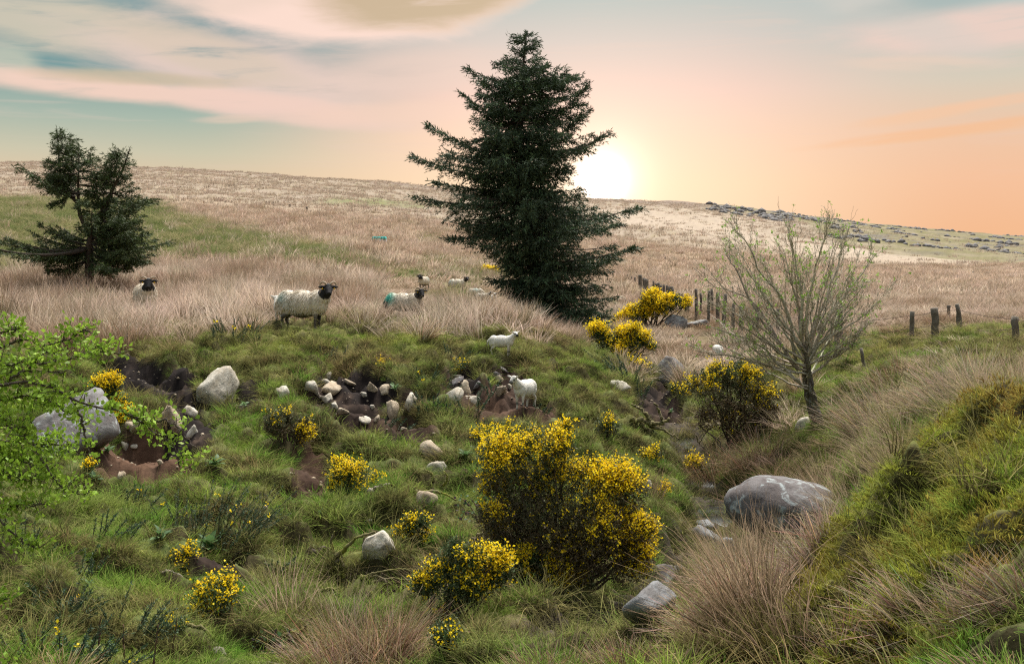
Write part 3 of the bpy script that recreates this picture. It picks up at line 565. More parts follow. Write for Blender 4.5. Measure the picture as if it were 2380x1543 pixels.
def plant_all():
    # ---- short turf
    for (d0, d1, dens, sclk, kind) in ((2.2, 9.5, 360, 0.72, 'grass_tuft'), (9.5, 25, 210, 0.80, 'grass_tuft')):
        x, y, d, u, v = samples(dens, d0, d1, -0.85, 0.85) if d0 < 5 else samples(dens, d0, d1, -0.62, 0.62); c = cover(u, v, d, x, y); face = steep(x, y)
        sd_ = np.where(d < 22, seg_dist(x, y, STREAM), 9)
        c_up = soil_at(u, v - 13, d, x, y)[0]
        keep = (rng.uniform(0, 1, len(x)) > np.maximum(c['soil'] * 1.9, c_up * 0.95)) & (sd_ > 0.36) & (rng.uniform(0, 1, len(x)) > c['back'] * 0.6) & clear_of(x, y, 0.55)
        n_ = fbm(x * 0.8, y * 0.8, 101, 3); m_ = fbm(x * 2.6, y * 2.6, 103, 2)
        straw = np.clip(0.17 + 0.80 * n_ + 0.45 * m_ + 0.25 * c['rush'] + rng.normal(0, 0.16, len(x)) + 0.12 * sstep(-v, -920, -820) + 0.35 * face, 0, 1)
        green = lerp((0.070, 0.150, 0.020), (0.155, 0.20, 0.036), np.clip(0.5 + m_, 0, 1))
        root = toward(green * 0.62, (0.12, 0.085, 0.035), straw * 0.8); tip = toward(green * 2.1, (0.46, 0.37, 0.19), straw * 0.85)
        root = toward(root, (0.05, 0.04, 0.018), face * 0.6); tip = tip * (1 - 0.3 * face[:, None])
        mo = c['moss'] * (1 - 0.7 * face)
        mo = mo * np.clip(0.6 + n_, 0, 1); root = toward(root, (0.16, 0.155, 0.026), mo * 0.8); tip = toward(tip, (0.34, 0.33, 0.06), mo * 0.8)
        k = keep; P = np.stack([x, y, ground(x, y)], 1)[k]
        hmap = np.clip(0.95 + 1.1 * fbm(x * 1.4, y * 1.4, 107, 3), 0.68, 1.7)
        sc_ = (sclk * hmap * rng.uniform(0.6, 1.35, len(x)) * (1 - 0.35 * c['moss']) * np.where((np.abs(u - 706) < 90) & (np.abs(v - 765) < 30) & (d < 24), 0.5, 1.0))[k]
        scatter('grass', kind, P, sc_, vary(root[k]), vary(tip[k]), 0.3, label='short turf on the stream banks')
    # ---- extra cover on the steep little faces, which a plan view under-counts
    x, y, d, u, v = samples(420, 3.2, 24, -0.6, 0.6); c = cover(u, v, d, x, y); f_ = steep(x, y)
    k = (rng.uniform(0, 1, len(x)) < f_ * (1 - np.clip(2.5 * c['soil'], 0, 1)) * (1 - 0.7 * c['back'])) & clear_of(x, y, 0.5); n_ = np.clip(0.5 + fbm(x[k], y[k], 113, 3) + rng.normal(0, 0.15, k.sum()), 0, 1)
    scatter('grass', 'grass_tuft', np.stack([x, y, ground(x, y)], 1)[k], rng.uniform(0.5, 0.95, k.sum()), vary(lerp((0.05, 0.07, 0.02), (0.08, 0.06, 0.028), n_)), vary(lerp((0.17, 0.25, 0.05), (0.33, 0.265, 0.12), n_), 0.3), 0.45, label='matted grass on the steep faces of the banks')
    # ---- longer hanging grass at the turf lips above bare cuts, and loose tussocks
    x, y, d, u, v = samples(60, 3.5, 25, -0.7, 0.7); c = cover(u, v, d, x, y); c2 = cover(u, v + 16, d, x, y)
    edge = np.clip(c2['soil'] - c['soil'], 0, 1); n_ = fbm(x * 0.9, y * 0.9, 111, 3)
    pr = np.clip(edge * 1.6 + 0.55 * steep(x, y) + 0.12 * (n_ > 0.05) * (1 - c['soil']) + 0.35 * c['fg'] + 0.3 * c['rb'], 0, 1) * (c['soil'] < 0.35)
    k = (rng.uniform(0, 1, len(x)) < pr) & clear_of(x, y, 0.9)
    st = np.clip(0.5 + n_, 0, 1)[k]
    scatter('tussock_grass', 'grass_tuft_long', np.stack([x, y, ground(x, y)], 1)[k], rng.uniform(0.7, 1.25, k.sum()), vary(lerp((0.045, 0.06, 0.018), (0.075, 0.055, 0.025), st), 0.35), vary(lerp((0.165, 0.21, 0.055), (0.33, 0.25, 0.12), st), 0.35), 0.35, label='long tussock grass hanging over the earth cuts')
    # ---- moss cushions on the near right mound and the bank crest
    x, y, d, u, v = samples(650, 3.0, 8.2, 0.1, 0.85); c = cover(u, v, d, x, y)
    k = (rng.uniform(0, 1, len(x)) < c['moss'] * 1.1); n_ = fbm(x * 1.7, y * 1.7, 121, 3)[k]
    br = np.clip(0.5 + 1.2 * n_, 0, 1)
    scatter('moss', 'moss_tuft', np.stack([x, y, ground(x, y)], 1)[k], rng.uniform(0.6, 1.2, k.sum()), vary(lerp((0.14, 0.08, 0.022), (0.12, 0.13, 0.02), br)), vary(lerp((0.34, 0.24, 0.06), (0.36, 0.42, 0.06), br)), 0.4, label='yellow green moss on the near mound')
    # ---- rushes, four sizes by distance
    for (d0, d1, dens, kind, s_) in ((3.3, 14, 30, 'rush_tuft', 0.80), (14, 46, 8.0, 'rush_tuft_mid', 0.95), (46, 125, 2.6, 'rush_tuft_far', 1.0), (125, 330, 0.5, 'rush_tuft_distant', 1.0)):
        x, y, d, u, v = samples(dens, d0, d1, -0.6, 0.6); c = cover(u, v, d, x, y)
        dist_ = kind == 'rush_tuft_distant'
        pr = c['rush'] * (1 - np.clip(c['soil'] * 2, 0, 1)) if not dist_ else np.full(len(x), 0.6) * (1 - 0.9 * c['rocky']) * (1 - 0.9 * c['path']) * (1 - 0.8 * c['mead'])
        clump = fbm(x * 0.45, y * 0.45, 131, 3)
        if not dist_: pr = pr * np.clip(0.85 + 0.9 * clump, 0.15, 1)
        if d0 < 20: pr = pr * np.where((seg_dist(x, y, STREAM) > 0.55) | (y > 22), 1, 0)
        if d0 < 20: c2_ = fbm(x * 0.75, y * 0.75, 163, 2); nearb = sstep(-d, -20, -16); pr = pr * (1 - nearb + nearb * sstep(c2_, -0.12, 0.16) * 1.3)
        k = (rng.uniform(0, 1, len(x)) < pr) & clear_of(x, y, 1.0, RUSH_CLEAR)
        xk, yk, dk, uk, vk = x[k], y[k], d[k], u[k], v[k]; nn = len(xk)
        n_ = np.clip(0.5 + 1.5 * fbm(xk * 0.22, yk * 0.3, 137, 3) + rng.normal(0, 0.12, nn), 0, 1); m_ = np.clip(0.5 + fbm(xk * 0.07, yk * 0.07, 139, 3), 0, 1)
        tip = lerp((0.31, 0.205, 0.135), (0.72, 0.58, 0.47), n_); root = lerp((0.13, 0.085, 0.045), (0.19, 0.145, 0.075), m_)
        warm = np.clip(sstep(-dk, -17, -12) * 0.9, 0, 1); tip = toward(tip, (0.42, 0.31, 0.205), warm * (0.4 + 0.6 * n_)); root = toward(root, (0.10, 0.10, 0.04), warm * 0.6)
        gr = (rng.uniform(0, 1, nn) < 0.16) * 0.7; root = toward(root, (0.055, 0.04, 0.02), np.clip(1.2 - 2 * n_, 0, 1) * 0.6); root = toward(root, (0.06, 0.085, 0.03), gr); tip = toward(tip, (0.20, 0.19, 0.09), gr * 0.7)
        if d0 > 40: root = toward(root, (0.38, 0.29, 0.205), np.full(nn, 0.6)); tip = toward(tip, (0.6, 0.48, 0.385), np.full(nn, 0.3)) 
        if dist_: tip = toward(tip, (0.43, 0.345, 0.27), np.full(nn, 0.9)); root = toward(root, (0.40, 0.32, 0.245), np.full(nn, 0.95))
        h = s_ * rng.uniform(0.6, 1.15, nn) * np.clip(0.92 + 0.9 * clump[k], 0.5, 1.35)
        if d0 == 14: h = h * np.where(uk < 400, 1.1, 1.0) * np.where((uk > 1450), 0.55, 1.0) * np.where((uk > 1900) & (dk < 26), 0.42, 1.0) * np.where((uk > 1240) & (uk < 1460), 0.6, 1.0) * np.where((uk > 880) & (uk < 1230) & (dk > 26.5), 0.4, 1.0)
        if d0 == 46: h = h * np.where(uk > 1450, 0.7, 1.0) * np.where((uk > 880) & (uk < 1230) & (dk < 58), 0.45, 1.0)
        w_ = s_ * rng.uniform(0.8, 1.2, nn)
        scatter('rushes', kind, np.stack([xk, yk, ground(xk, yk)], 1), np.stack([w_, w_, h], 1), vary(root), vary(tip), 0.16, (np.zeros(nn), -0.30 * sstep(-dk, -18, -9) * sstep(uk, 1400, 1800) - 0.05), label={3.3: 'brown rushes on the near banks', 14: 'pale rushes along the crest and in the hollow', 46: 'rushes over the middle pasture', 125: 'bleached grass of the far hillside'}[d0])
    # ---- meadow grass
    x, y, d, u, v = samples(3.2, 28, 125, -0.6, 0.3); c = cover(u, v, d, x, y); k = rng.uniform(0, 1, len(x)) < c['mead'] * 0.9
    n_ = np.clip(0.45 + 1.5 * fbm(x[k] * 0.35, y[k] * 0.35, 151, 4), 0, 1); sz = 0.9 + d[k] * 0.012
    scatter('meadow_grass', 'grass_tuft_long', np.stack([x, y, ground(x, y)], 1)[k], np.stack([sz * 2.4, sz * 2.4, sz * 0.8], 1), vary(lerp((0.08, 0.125, 0.035), (0.14, 0.14, 0.05), n_)), vary(lerp((0.115, 0.145, 0.05), (0.38, 0.31, 0.18), n_ ** 1.4)), 0.2, label='green pasture grass below the hill')
# ================================================================== stones
ICO = {}
def ico(sub):
    if sub in ICO: return ICO[sub]
    import bmesh
    bm = bmesh.new(); bmesh.ops.create_icosphere(bm, subdivisions=sub, radius=1.0)
    V = np.array([v.co[:] for v in bm.verts]); F = np.array([[v.index for v in f.verts] for f in bm.faces]); bm.free()
    ICO[sub] = (V, F); return ICO[sub]
def noise3(V, f, seed): return (fbm(V[:, 0] * f + seed, V[:, 1] * f, seed, 3) + fbm(V[:, 1] * f, V[:, 2] * f + seed, seed + 1, 3) + fbm(V[:, 2] * f, V[:, 0] * f, seed + 2, 3)) / 3
def rock_shape(seed, angular=0.6, sub=3, nplanes=9):
    r = np.random.default_rng(seed); V, F = ico(sub)
    N = unit(r.normal(size=(nplanes, 3))); H = r.uniform(0.38, 0.72, nplanes)
    dt = V @ N.T; rad = np.where(dt > 0.05, H[None] / np.maximum(dt, 0.05), 9).min(1); rad = np.minimum(rad, 1.25)
    rad = rad * angular + (1 - angular) * 0.75
    rad = rad * (1 + 0.22 * noise3(V, 1.3, seed % 97)) + 0.05 * noise3(V, 5.0, seed % 89) + 0.02 * noise3(V, 11.0, seed % 83)
    P = V * rad[:, None]; P = P - (P.max(0) + P.min(0)) / 2; return P / (P.max(0) - P.min(0)), F
def stone(u, vb, w, h, mat, label, tilt=0.0, seed=None, depth=0.9, ang=0.6, name='stone', cat='stone', sink=0.33, group=None, dmin=3.0, sub=3):
    """u: middle, vb: lower edge, w/h: size as surveyed; sits on the ground where that sight line meets it"""
    g = pick(u, vb, dmin); d = g[1]; k = d / FOC
    P, F = rock_shape(seed if seed is not None else int(u * 7 + vb), ang, sub)
    W_, H_ = w * k, h * k * (1 + (sink if w < 200 else 0.35)); P = P * np3(W_, max(W_, H_) * depth, H_)
    t = math.radians(tilt); R = np.array([[math.cos(t), 0, -math.sin(t)], [0, 1, 0], [math.sin(t), 0, math.cos(t)]]); P = P @ R.T
    P = P * np3(W_ / np.ptp(P[:, 0]), 1, H_ / np.ptp(P[:, 2]))
    dp = np.ptp(P[:, 1]) * 0.5
    c = g + np3(0, dp * 0.35, 0)
    zb = float(ground(np.array(c[0]), np.array(c[1] - dp * 0.3)))
    c[2] = zb + H_ * (0.5 - sink) if w < 200 else g[2] + h * k - H_ * 0.5
    KEEP_OUT.append((c[0], c[1] - dp * 0.3, W_ * 0.42))
    if mat is M_WET or w > 200: RUSH_CLEAR.append((c[0] * 0.93, c[1] - 0.75, max(0.32, W_ * 0.36)))
    o = obj(name, raw_mesh(name, P, F, mat, None, ang < 0.8), None, c, label, cat, group); return o
ST = [ # u, lower row, w, h, material, tilt, label
 (503, 950, 88, 84, M_PALE, -28, 'large pale wedge-shaped boulder under the mossy overhang, high on the left bank', 41, 0.5, 'boulder'),
 (156, 1064, 208, 145, M_GREY, -18, 'big grey lichen-covered slab of rock behind the bright green hawthorn sprays', 5, 0.45, 'boulder'),
 (92, 1019, 34, 34, M_PALE, 0, 'cream rounded stone half hidden at the left end of the big grey slab', 11, 0.4),
 (397, 995, 46, 60, M_TAN, 12, 'upright tan stone set in the turf below the dark peat scar on the left', 12, 0.6),
 (439, 963, 30, 24, M_PALE, -10, 'small cream block right of the upright tan stone, at the foot of the peat scar', 13, 0.6),
 (324, 1020, 36, 40, M_PALE, -48, 'long split pale slab leaning at the top of the brown earth slip', 14, 0.7),
 (447, 1016, 24, 30, M_PALE, -30, 'narrow whitish stone on the dark soil beyond the hawthorn tip', 15, 0.6),
 (302, 1030, 24, 18, M_TAN, -25, 'flat tan stone just under the split pale slab', 16, 0.6),
 (290, 1057, 17, 21, M_PALE, 0, 'egg-shaped pale stone in the upper part of the brown earth slip', 17, 0.35),
 (312, 1054, 17, 9, M_PALE, 0, 'little brick-like pale stone beside the egg-shaped one on the earth slip', 18, 0.7),
 (280, 1122, 14, 22, M_TAN, 0, 'small upright brown stone at the bottom left of the earth slip', 19, 0.5),
 (371, 1114, 12, 15, M_TAN, 10, 'small pointed stone low on the right half of the earth slip', 20, 0.6),
 (653, 922, 38, 28, M_PALE, -35, 'pale stone half grown over by grass, leftmost above the long peat cut', 21, 0.6),
 (724, 928, 32, 30, M_PALE, -8, 'blocky cream stone above the forked dry root', 22, 0.65),
 (752, 900, 34, 18, M_PALE, -15, 'flat cream stone tucked behind the overhanging grey-brown block', 23, 0.6),
 (769, 922, 46, 28, M_TAN, 6, 'grey-brown overhanging block at the left end of the peat cut', 24, 0.65),
 (761, 940, 24, 20, M_PALE, -20, 'white fist of stone below the overhanging grey-brown block', 25, 0.6),
 (778, 953, 15, 16, M_PALE, 5, 'small whitish cube of stone between the white fist stone and the flat tan pair', 26, 0.65),
 (797, 962, 27, 14, M_TAN, 0, 'flat tan double stone in the middle of the dark soil', 27, 0.6),
 (762, 886, 13, 15, M_PALE, -30, 'small leaning pale stone at the top left of the peat cut', 28, 0.6),
 (813, 907, 25, 15, M_TAN, 14, 'pair-like brown stone stuck in the black face of the peat cut', 29, 0.7),
 (846, 922, 14, 10, M_PALE, 0, 'small pale stone on the grassy ledge left of the row of three tan blocks', 30, 0.5),
 (864, 932, 23, 22, M_TAN, -10, 'tan block with a pointed top, left of the square tan block', 31, 0.65),
 (893, 934, 28, 23, M_TAN, 5, 'square tan block perched on top of the tall ochre slab', 32, 0.65),
 (914, 978, 26, 48, M_TAN, 14, 'tall ochre slab streaked with lichen, standing in the grass', 33, 0.6),
 (951, 980, 28, 44, M_PALE, -14, 'tall bright white stone right of the ochre slab', 34, 0.5),
 (875, 980, 14, 17, M_TAN, 0, 'small round brown stone left of the tall ochre slab', 35, 0.4),
 (847, 999, 28, 15, M_PALE, -5, 'flat whitish stone at the lower edge of the bare soil', 36, 0.65),
 (865, 965, 11, 10, M_PALE, 0, 'tiny pale stone above the round brown stone', 37, 0.6),
 (939, 1007, 15, 10, M_TAN, 0, 'small orange-brown stone lying on soil below the bright white stone', 38, 0.45),
 (1053, 932, 42, 42, M_PALE, -30, 'largest cream slab of the right stone heap, leaning in grass', 39, 0.6),
 (1061, 884, 24, 14, M_PALE, 0, 'cream capstone on the top of the right stone heap', 40, 0.55),
 (1061, 902, 32, 22, M_DARK, 0, 'dark undercut block beneath the cream capstone', 42, 0.6),
 (1081, 909, 26, 30, M_TAN, -8, 'tan boulder propped on the right side of the dark undercut block', 43, 0.6),
 (1098, 937, 34, 22, M_PALE, -14, 'low pale stone at the right foot of the stone heap', 44, 0.6),
 (1109, 917, 17, 18, M_DARK, -30, 'small leaning grey stone behind the low pale one', 46, 0.6),
 (1152, 878, 22, 15, M_DARK, -30, 'slanting grey slab under the mossy tuft below the upper lamb', 47, 0.65),
 (1157, 895, 24, 19, M_TAN, -12, 'olive-tinted angular stone resting on the tall yellowish block', 48, 0.65),
 (1164, 920, 24, 28, M_TAN, 4, 'tall yellowish block of stone left of the lower lamb', 49, 0.6),
 (1171, 878, 20, 14, M_DARK, -10, 'dark grey stone right of the slanting slab in the earth hollow', 50, 0.55),
 (1185, 906, 9, 14, M_PALE, 0, 'thin whitish stone on bare earth by the lower lamb\'s head', 51, 0.6),
 (1058, 942, 10, 9, M_PALE, 0, 'little pale stone under the largest cream slab', 52, 0.6),
 (1004, 1062, 60, 32, M_TAN, -12, 'broad flat tan rock half covered in grass in mid slope', 53, 0.6),
 (1018, 1102, 44, 38, M_PALE, -20, 'tilted pale diamond-shaped slab just below the broad flat rock', 54, 0.7),
 (990, 1180, 46, 38, M_TAN, 15, 'weathered cream and brown stone sunk in mossy roots', 55, 0.35),
 (882, 1328, 84, 66, M_PALE, -20, 'big smooth cream boulder with dark pits in the grass beside the mossy forked branch', 56, 0.35, 'boulder'),
 (856, 1224, 19, 14, M_PALE, 0, 'small pinkish stone in the grass above the smooth cream boulder', 57, 0.35),
 (1507, 1150, 14, 36, M_PALE, 0, 'pale standing stone just right of the large flowering gorse', 58, 0.6),
 (1439, 916, 46, 30, M_PALE, -35, 'white tilted slab in the grass at the lip of the gully', 59, 0.5),
 (1558, 893, 88, 52, M_GREY, 0, 'grey mottled boulder in the gully behind the white slab', 60, 0.45, 'boulder'),
 (1575, 766, 60, 38, M_GREY, 8, 'distant grey boulder with a mossy top behind the bare sapling', 61, 0.5, 'boulder'),
 (1625, 762, 50, 22, M_GREY, 12, 'low grey rock right of the distant mossy-topped boulder', 62, 0.5, 'boulder'),
 (1844, 1260, 296, 116, M_DARK, -5, 'huge rounded dark boulder with a bluish lichen crust beside the stream', 64, -0.28, 'boulder'),
 (1650, 1266, 82, 42, M_WET, 0, 'flat blue-grey rock in the stream left of the huge boulder', 64, 0.4),
 (1698, 1292, 40, 40, M_WET, 0, 'rounded pinkish stone at the water\'s edge under the huge boulder', 65, 0.35),
 (1515, 1432, 130, 78, M_WET, 16, 'wet layered rock slab at the lower end of the stream', 66, 0.5, 'boulder'),
 (1562, 1350, 70, 42, M_DARK, 8, 'dark square-edged rock at the foot of the large gorse', 67, 0.6, 'boulder'),
 (1640, 1226, 40, 16, M_WET, 0, 'small dark wet stone upstream of the flat blue-grey rock', 68, 0.5),
 (1868, 998, 40, 26, M_PALE, 24, 'pale flat rock in the grass left of the sapling\'s trunk', 69, 0.5),
 (1444, 700, 22, 16, M_TAN, 0, 'brown stone in a grassy hollow right of the tall spruce', 70, 0.5),
 (615, 1213, 11, 16, M_TAN, -30, 'little brown stone lying in grass below the bare earth chute', 71, 0.6),
 (721, 1206, 10, 10, M_TAN, 0, 'little reddish stone at the bottom of the bare earth chute', 72, 0.5),
]
for rec in ST:
    u, vb, w, h, mt, tl, lab, sd_ = rec[:8]; an = rec[8]; nm = rec[9] if len(rec) > 9 else 'stone'
    rr_ = np.random.default_rng(sd_); small = w < 60
    stone(u, vb, w * (1.12 if small else 1.0), h * (0.95 if small else 1.0), mt, lab, tl + (rr_.uniform(-22, 22) if small else 0), sd_, 0.85, min(1.0, an + 0.38), nm, nm, sub=4 if w > 60 else 3)
# loose grit on the bare earth and outcrops far away: too small to count
def grit(name, pts, sizes, mat, label):
    s = Soup(); V0, F0 = ico(1); V0 = V0 * np3(1.2, 1.2, 0.75)
    for p, z in zip(pts, sizes):
        q = V0 * (z * rng.uniform(0.6, 1.3, 3)) * (1 + 0.25 * rng.uniform(-1, 1, (len(V0), 1))); s.add(q + p, T=F0)
    return obj(name, s.mesh(name, mat), kind='stuff', label=label)
x, y, d, u, v = samples(70, 5, 24); c = cover(u, v, d, x, y); k = (c['soil'] > 0.5) & (rng.uniform(0, 1, len(x)) < 0.8)
P = np.stack([x, y, ground(x, y)], 1)[k]
grit('gravel', P, 0.004 + 0.02 * rng.uniform(0, 1, len(P)) ** 3, M_TAN, 'loose stones and grit scattered on the bare earth')
x, y, d, u, v = samples(0.16, 160, 520, 0.14, 0.5); c = cover(u, v, d, x, y); out_ = fbm(x / 14, y / 30, 95, 3)
k = (c['rocky'] > 0.4) & (out_ > 0.30)
P = np.stack([x, y, ground(x, y)], 1)[k]; sz_ = rng.uniform(0.25, 1.1, len(P))
cr_ = np.array([pick(1640 + 200 * q, 466 + 30 * q + 7 + 16 * rng.uniform(), 150) for q in rng.uniform(0, 1, 110) ** 0.8]); cr_ = cr_[cr_[:, 1] > 200]; P = np.concatenate([P, cr_]); sz_ = np.concatenate([sz_, rng.uniform(0.4, 1.3, len(cr_))])
grit('hillside_outcrop', P, sz_, M_DARK, 'grey rock outcrops along the far right ridge')
# ================================================================== stream water
SW = polyline(np.array([(x, y, 0) for x, y in STREAM[:9]]), 90)
nrm = unit(np.stack([-np.gradient(SW[:, 1]), np.gradient(SW[:, 0]), np.zeros(len(SW))], 1))
V = []; C = []
for j, o_ in enumerate(np.linspace(-0.28, 0.28, 7)):
    p = SW + nrm * o_; V.append(p)
zc = ground(SW[:, 0], SW[:, 1]); zc = np.array([zc[max(0, i - 3):i + 4].mean() for i in range(len(zc))]) + 0.035
V = np.stack(V, 1); V[:, :, 2] = zc[:, None] + 0.012 * fbm(V[:, :, 0] * 6, V[:, :, 1] * 6, 3, 3)
fo = np.clip(fbm(V[:, :, 0] * 5, V[:, :, 1] * 5, 8, 3) * 2 - 0.3, 0, 1)[..., None]
C = np3(0.02, 0.02, 0.018) * (1 - fo) + np3(0.10, 0.115, 0.12) * fo
n0 = 7; iq = (np.arange(len(SW) - 1)[:, None] * n0 + np.arange(n0 - 1)[None]).ravel()
M_WATER = colour_mat('stream_water', 0.22, 0, 0.15, 9, 0, 0, 0.4)
obj('stream_water', raw_mesh('stream_water', V.reshape(-1, 3), np.stack([iq, iq + 1, iq + n0 + 1, iq + n0], 1), M_WATER, {'col': C.reshape(-1, 3)}, True), kind='structure', label='narrow dark stream running between the rocks')
# ================================================================== gorse, broadleaf rosettes, bramble
GREEN = (0.055, 0.092, 0.036)
def sprigs(P, D, L, W, n, ang, cols, sl=0.35, sw=0.09):
    """spiny shoots: axis D from P; n spikes along each"""
    m = len(P); t = rng.uniform(0.05, 1.0, (m, n)); base = P[:, None] + D[:, None] * (L[:, None] * t)[..., None]
    dirs = unit(D[:, None] * ang + rng.normal(size=(m, n, 3)) * 0.75)
    ln = (L[:, None] * sl * (1.1 - 0.5 * t)) * rng.uniform(0.7, 1.3, (m, n)); V, Q = spikes(base.reshape(-1, 3), dirs.reshape(-1, 3), ln.ravel(), np.repeat(W, n))
    return V, Q, np.repeat(np.repeat(cols, n, 0), 4, 0)
def gorse(u, vb, w, h, label, dens=1.0, flower=0.5, fmap=None, brown=0.3, depth=0.8, lumps=14, seed=1, d=None, dmin=3.0, shape='dome', name='gorse_bush', base_shift=0.0, fsize=1.0):
    """w,h as surveyed. fmap: list of (x -1..1, z 0..1, rx, rz, density) flower patches on the bush"""
    global rng
    keep = rng; rng = np.random.default_rng(seed + 1000)
    g = pick(u, vb, dmin) if d is None else at(u, d); dd = g[1]; k = dd / FOC; Wm, Hm = w * k * 0.5, h * k; Dm = Wm * depth
    g = g + np3(0, Dm * 0.45, 0); g[2] = float(ground(np.array(g[0]), np.array(g[1]))) if d is None else g[2]
    zoff = EYE + (CV - vb) / FOC * dd - g[2]
    e = max(1.0, dd / 11.0)                                   # coarser leaves far away
    # lumps that make up the crown
    if shape == 'dome':
        a = rng.uniform(0, 2 * math.pi, lumps); rr = np.sqrt(rng.uniform(0, 1, lumps)) * 0.72; zz = rng.uniform(0.18, 0.78, lumps) * np.sqrt(np.maximum(0.1, 1 - rr ** 2 * 0.8))
        LC = np.stack([rr * np.cos(a) * Wm, rr * np.sin(a) * Dm, zz * Hm], 1); LR = rng.uniform(0.24, 0.40, lumps)
        LRv = LR[:, None] * np3(Wm, Dm, Hm * 0.8)
    else:                                                     # list of (x, z, r) lumps
        L_ = np.array(shape, float); LC = np.stack([L_[:, 0] * Wm, rng.uniform(-0.35, 0.35, len(L_)) * Dm, L_[:, 1] * Hm], 1); LRv = L_[:, 2:3] * np3(Wm, Dm, Wm); lumps = len(L_)
    area = (Wm * 2) * (Hm + Dm); ns = int(np.clip(4600 * dens * area / e ** 2, 120, 15000))
    wts = LRv.prod(1) ** 0.6; li = rng.choice(lumps, ns, p=wts / wts.sum()); 
    dirn = unit(rng.normal(size=(ns, 3)) + np3(0, -0.25, 0.35)); P = LC[li] + dirn * LRv[li] * (rng.uniform(0.45, 1.0, (ns, 1)) + 0.5 * (rng.uniform(0, 1, (ns, 1)) < 0.2) * rng.uniform(0, 1, (ns, 1)))
    ok = P[:, 2] > -0.02 * Hm; P = P[ok]; dirn = dirn[ok]; ns = len(P)
    D = unit(dirn + np3(0, 0, 0.55) + rng.normal(size=(ns, 3)) * 0.35); L = rng.uniform(0.06, 0.13, ns) * e ** 0.7
    P0 = P - D * L[:, None] * 0.5
    inner = np.clip(brown * 1.6 - (P[:, 2] / Hm) * brown * 1.4 + rng.normal(0, 0.2, ns), 0, 1)
    cols = lerp(GREEN, (0.105, 0.073, 0.042), inner) * rng.uniform(0.7, 1.4, (ns, 1)); cols[rng.uniform(0, 1, ns) < 0.2] *= np3(1.5, 1.5, 1.3)
    root = thing(name, label, 'gorse bush', g + np3(0, 0, zoff))
    s = Soup(); V, Q, C = sprigs(P0, D, L, np.full(ns, 0.0075 * e), 8, 0.8, cols); s.add(V, Q=Q, C=C)
    obj('foliage', s.mesh('foliage', M_NEEDLE), root, kind='stuff')
    # branches
    s = Soup(); nb_ = int(np.clip(lumps * 2.2, 6, 50))
    for i in range(nb_):
        c = LC[i % lumps] + rng.normal(size=3) * LRv[i % lumps] * 0.5; st = np3(rng.normal(0, 0.09) * Wm + base_shift * Wm, rng.normal(0, 0.1) * Dm, -0.12 - zoff * 0)
        mid = (st * 0.55 + c * 0.45) + rng.normal(size=3) * 0.08 * Wm + np3(0, 0, 0.05 * Hm)
        path = bez(st, mid, c, 7) + np.concatenate([np.zeros((1, 3)), rng.normal(size=(6, 3)) * 0.018 * Wm])
        r0 = 0.011 * e ** 0.5 * (0.6 + Wm); V, T, Q = tube(path, np.linspace(r0, r0 * 0.25, 7), 5); s.add(V, T, Q, jit((0.085, 0.062, 0.043), 1, 0.3)[0])
    obj('branches', s.mesh('branches', M_BARK), root)
    # flowers: clusters near shoot tips
    xn, zn = P[:, 0] / Wm, P[:, 2] / Hm
    pf = np.full(ns, flower)
    if fmap is not None:
        pf = np.full(ns, 0.02)
        for fx, fz, rx, rz, dn in fmap: pf = np.maximum(pf, dn * np.exp(-(((xn - fx) / rx) ** 2 + ((zn - fz) / rz) ** 2) ** 1.5))
    pf = pf * np.clip(0.5 + 0.7 * (dirn[:, 2] + 0.2) - 0.45 * dirn[:, 1], 0.05, 1.3)
    cl = noise3(P + g, 3.2 / e ** 0.5, 5) ; pf = pf * np.clip(0.78 + 3.0 * cl, 0.05, 1.3)
    f = rng.uniform(0, 1, ns) < pf; nf_ = f.sum()
    if nf_:
        m = 7; fs = 0.019 * e ** 0.85 * fsize
        c = (P0[f][:, None] + D[f][:, None] * (L[f][:, None] * rng.uniform(0.45, 1.15, (nf_, m)))[..., None] + rng.normal(size=(nf_, m, 3)) * 0.010 * e).reshape(-1, 3)
        V, Q = spikes(c, rdir(len(c)) + np3(0, -0.2, 0.3), fs * rng.uniform(0.7, 1.3, len(c)), fs * 0.8, None, 0.55)
        s = Soup(); s.add(V, Q=Q, C=np.repeat(jit((0.95, 0.69, 0.018), len(c), 0.16), 4, 0)); obj('flowers', s.mesh('flowers', M_FLOWER), root, kind='stuff')
    KEEP_OUT.append((g[0], g[1], Wm * 0.75)); rng = keep
    return root
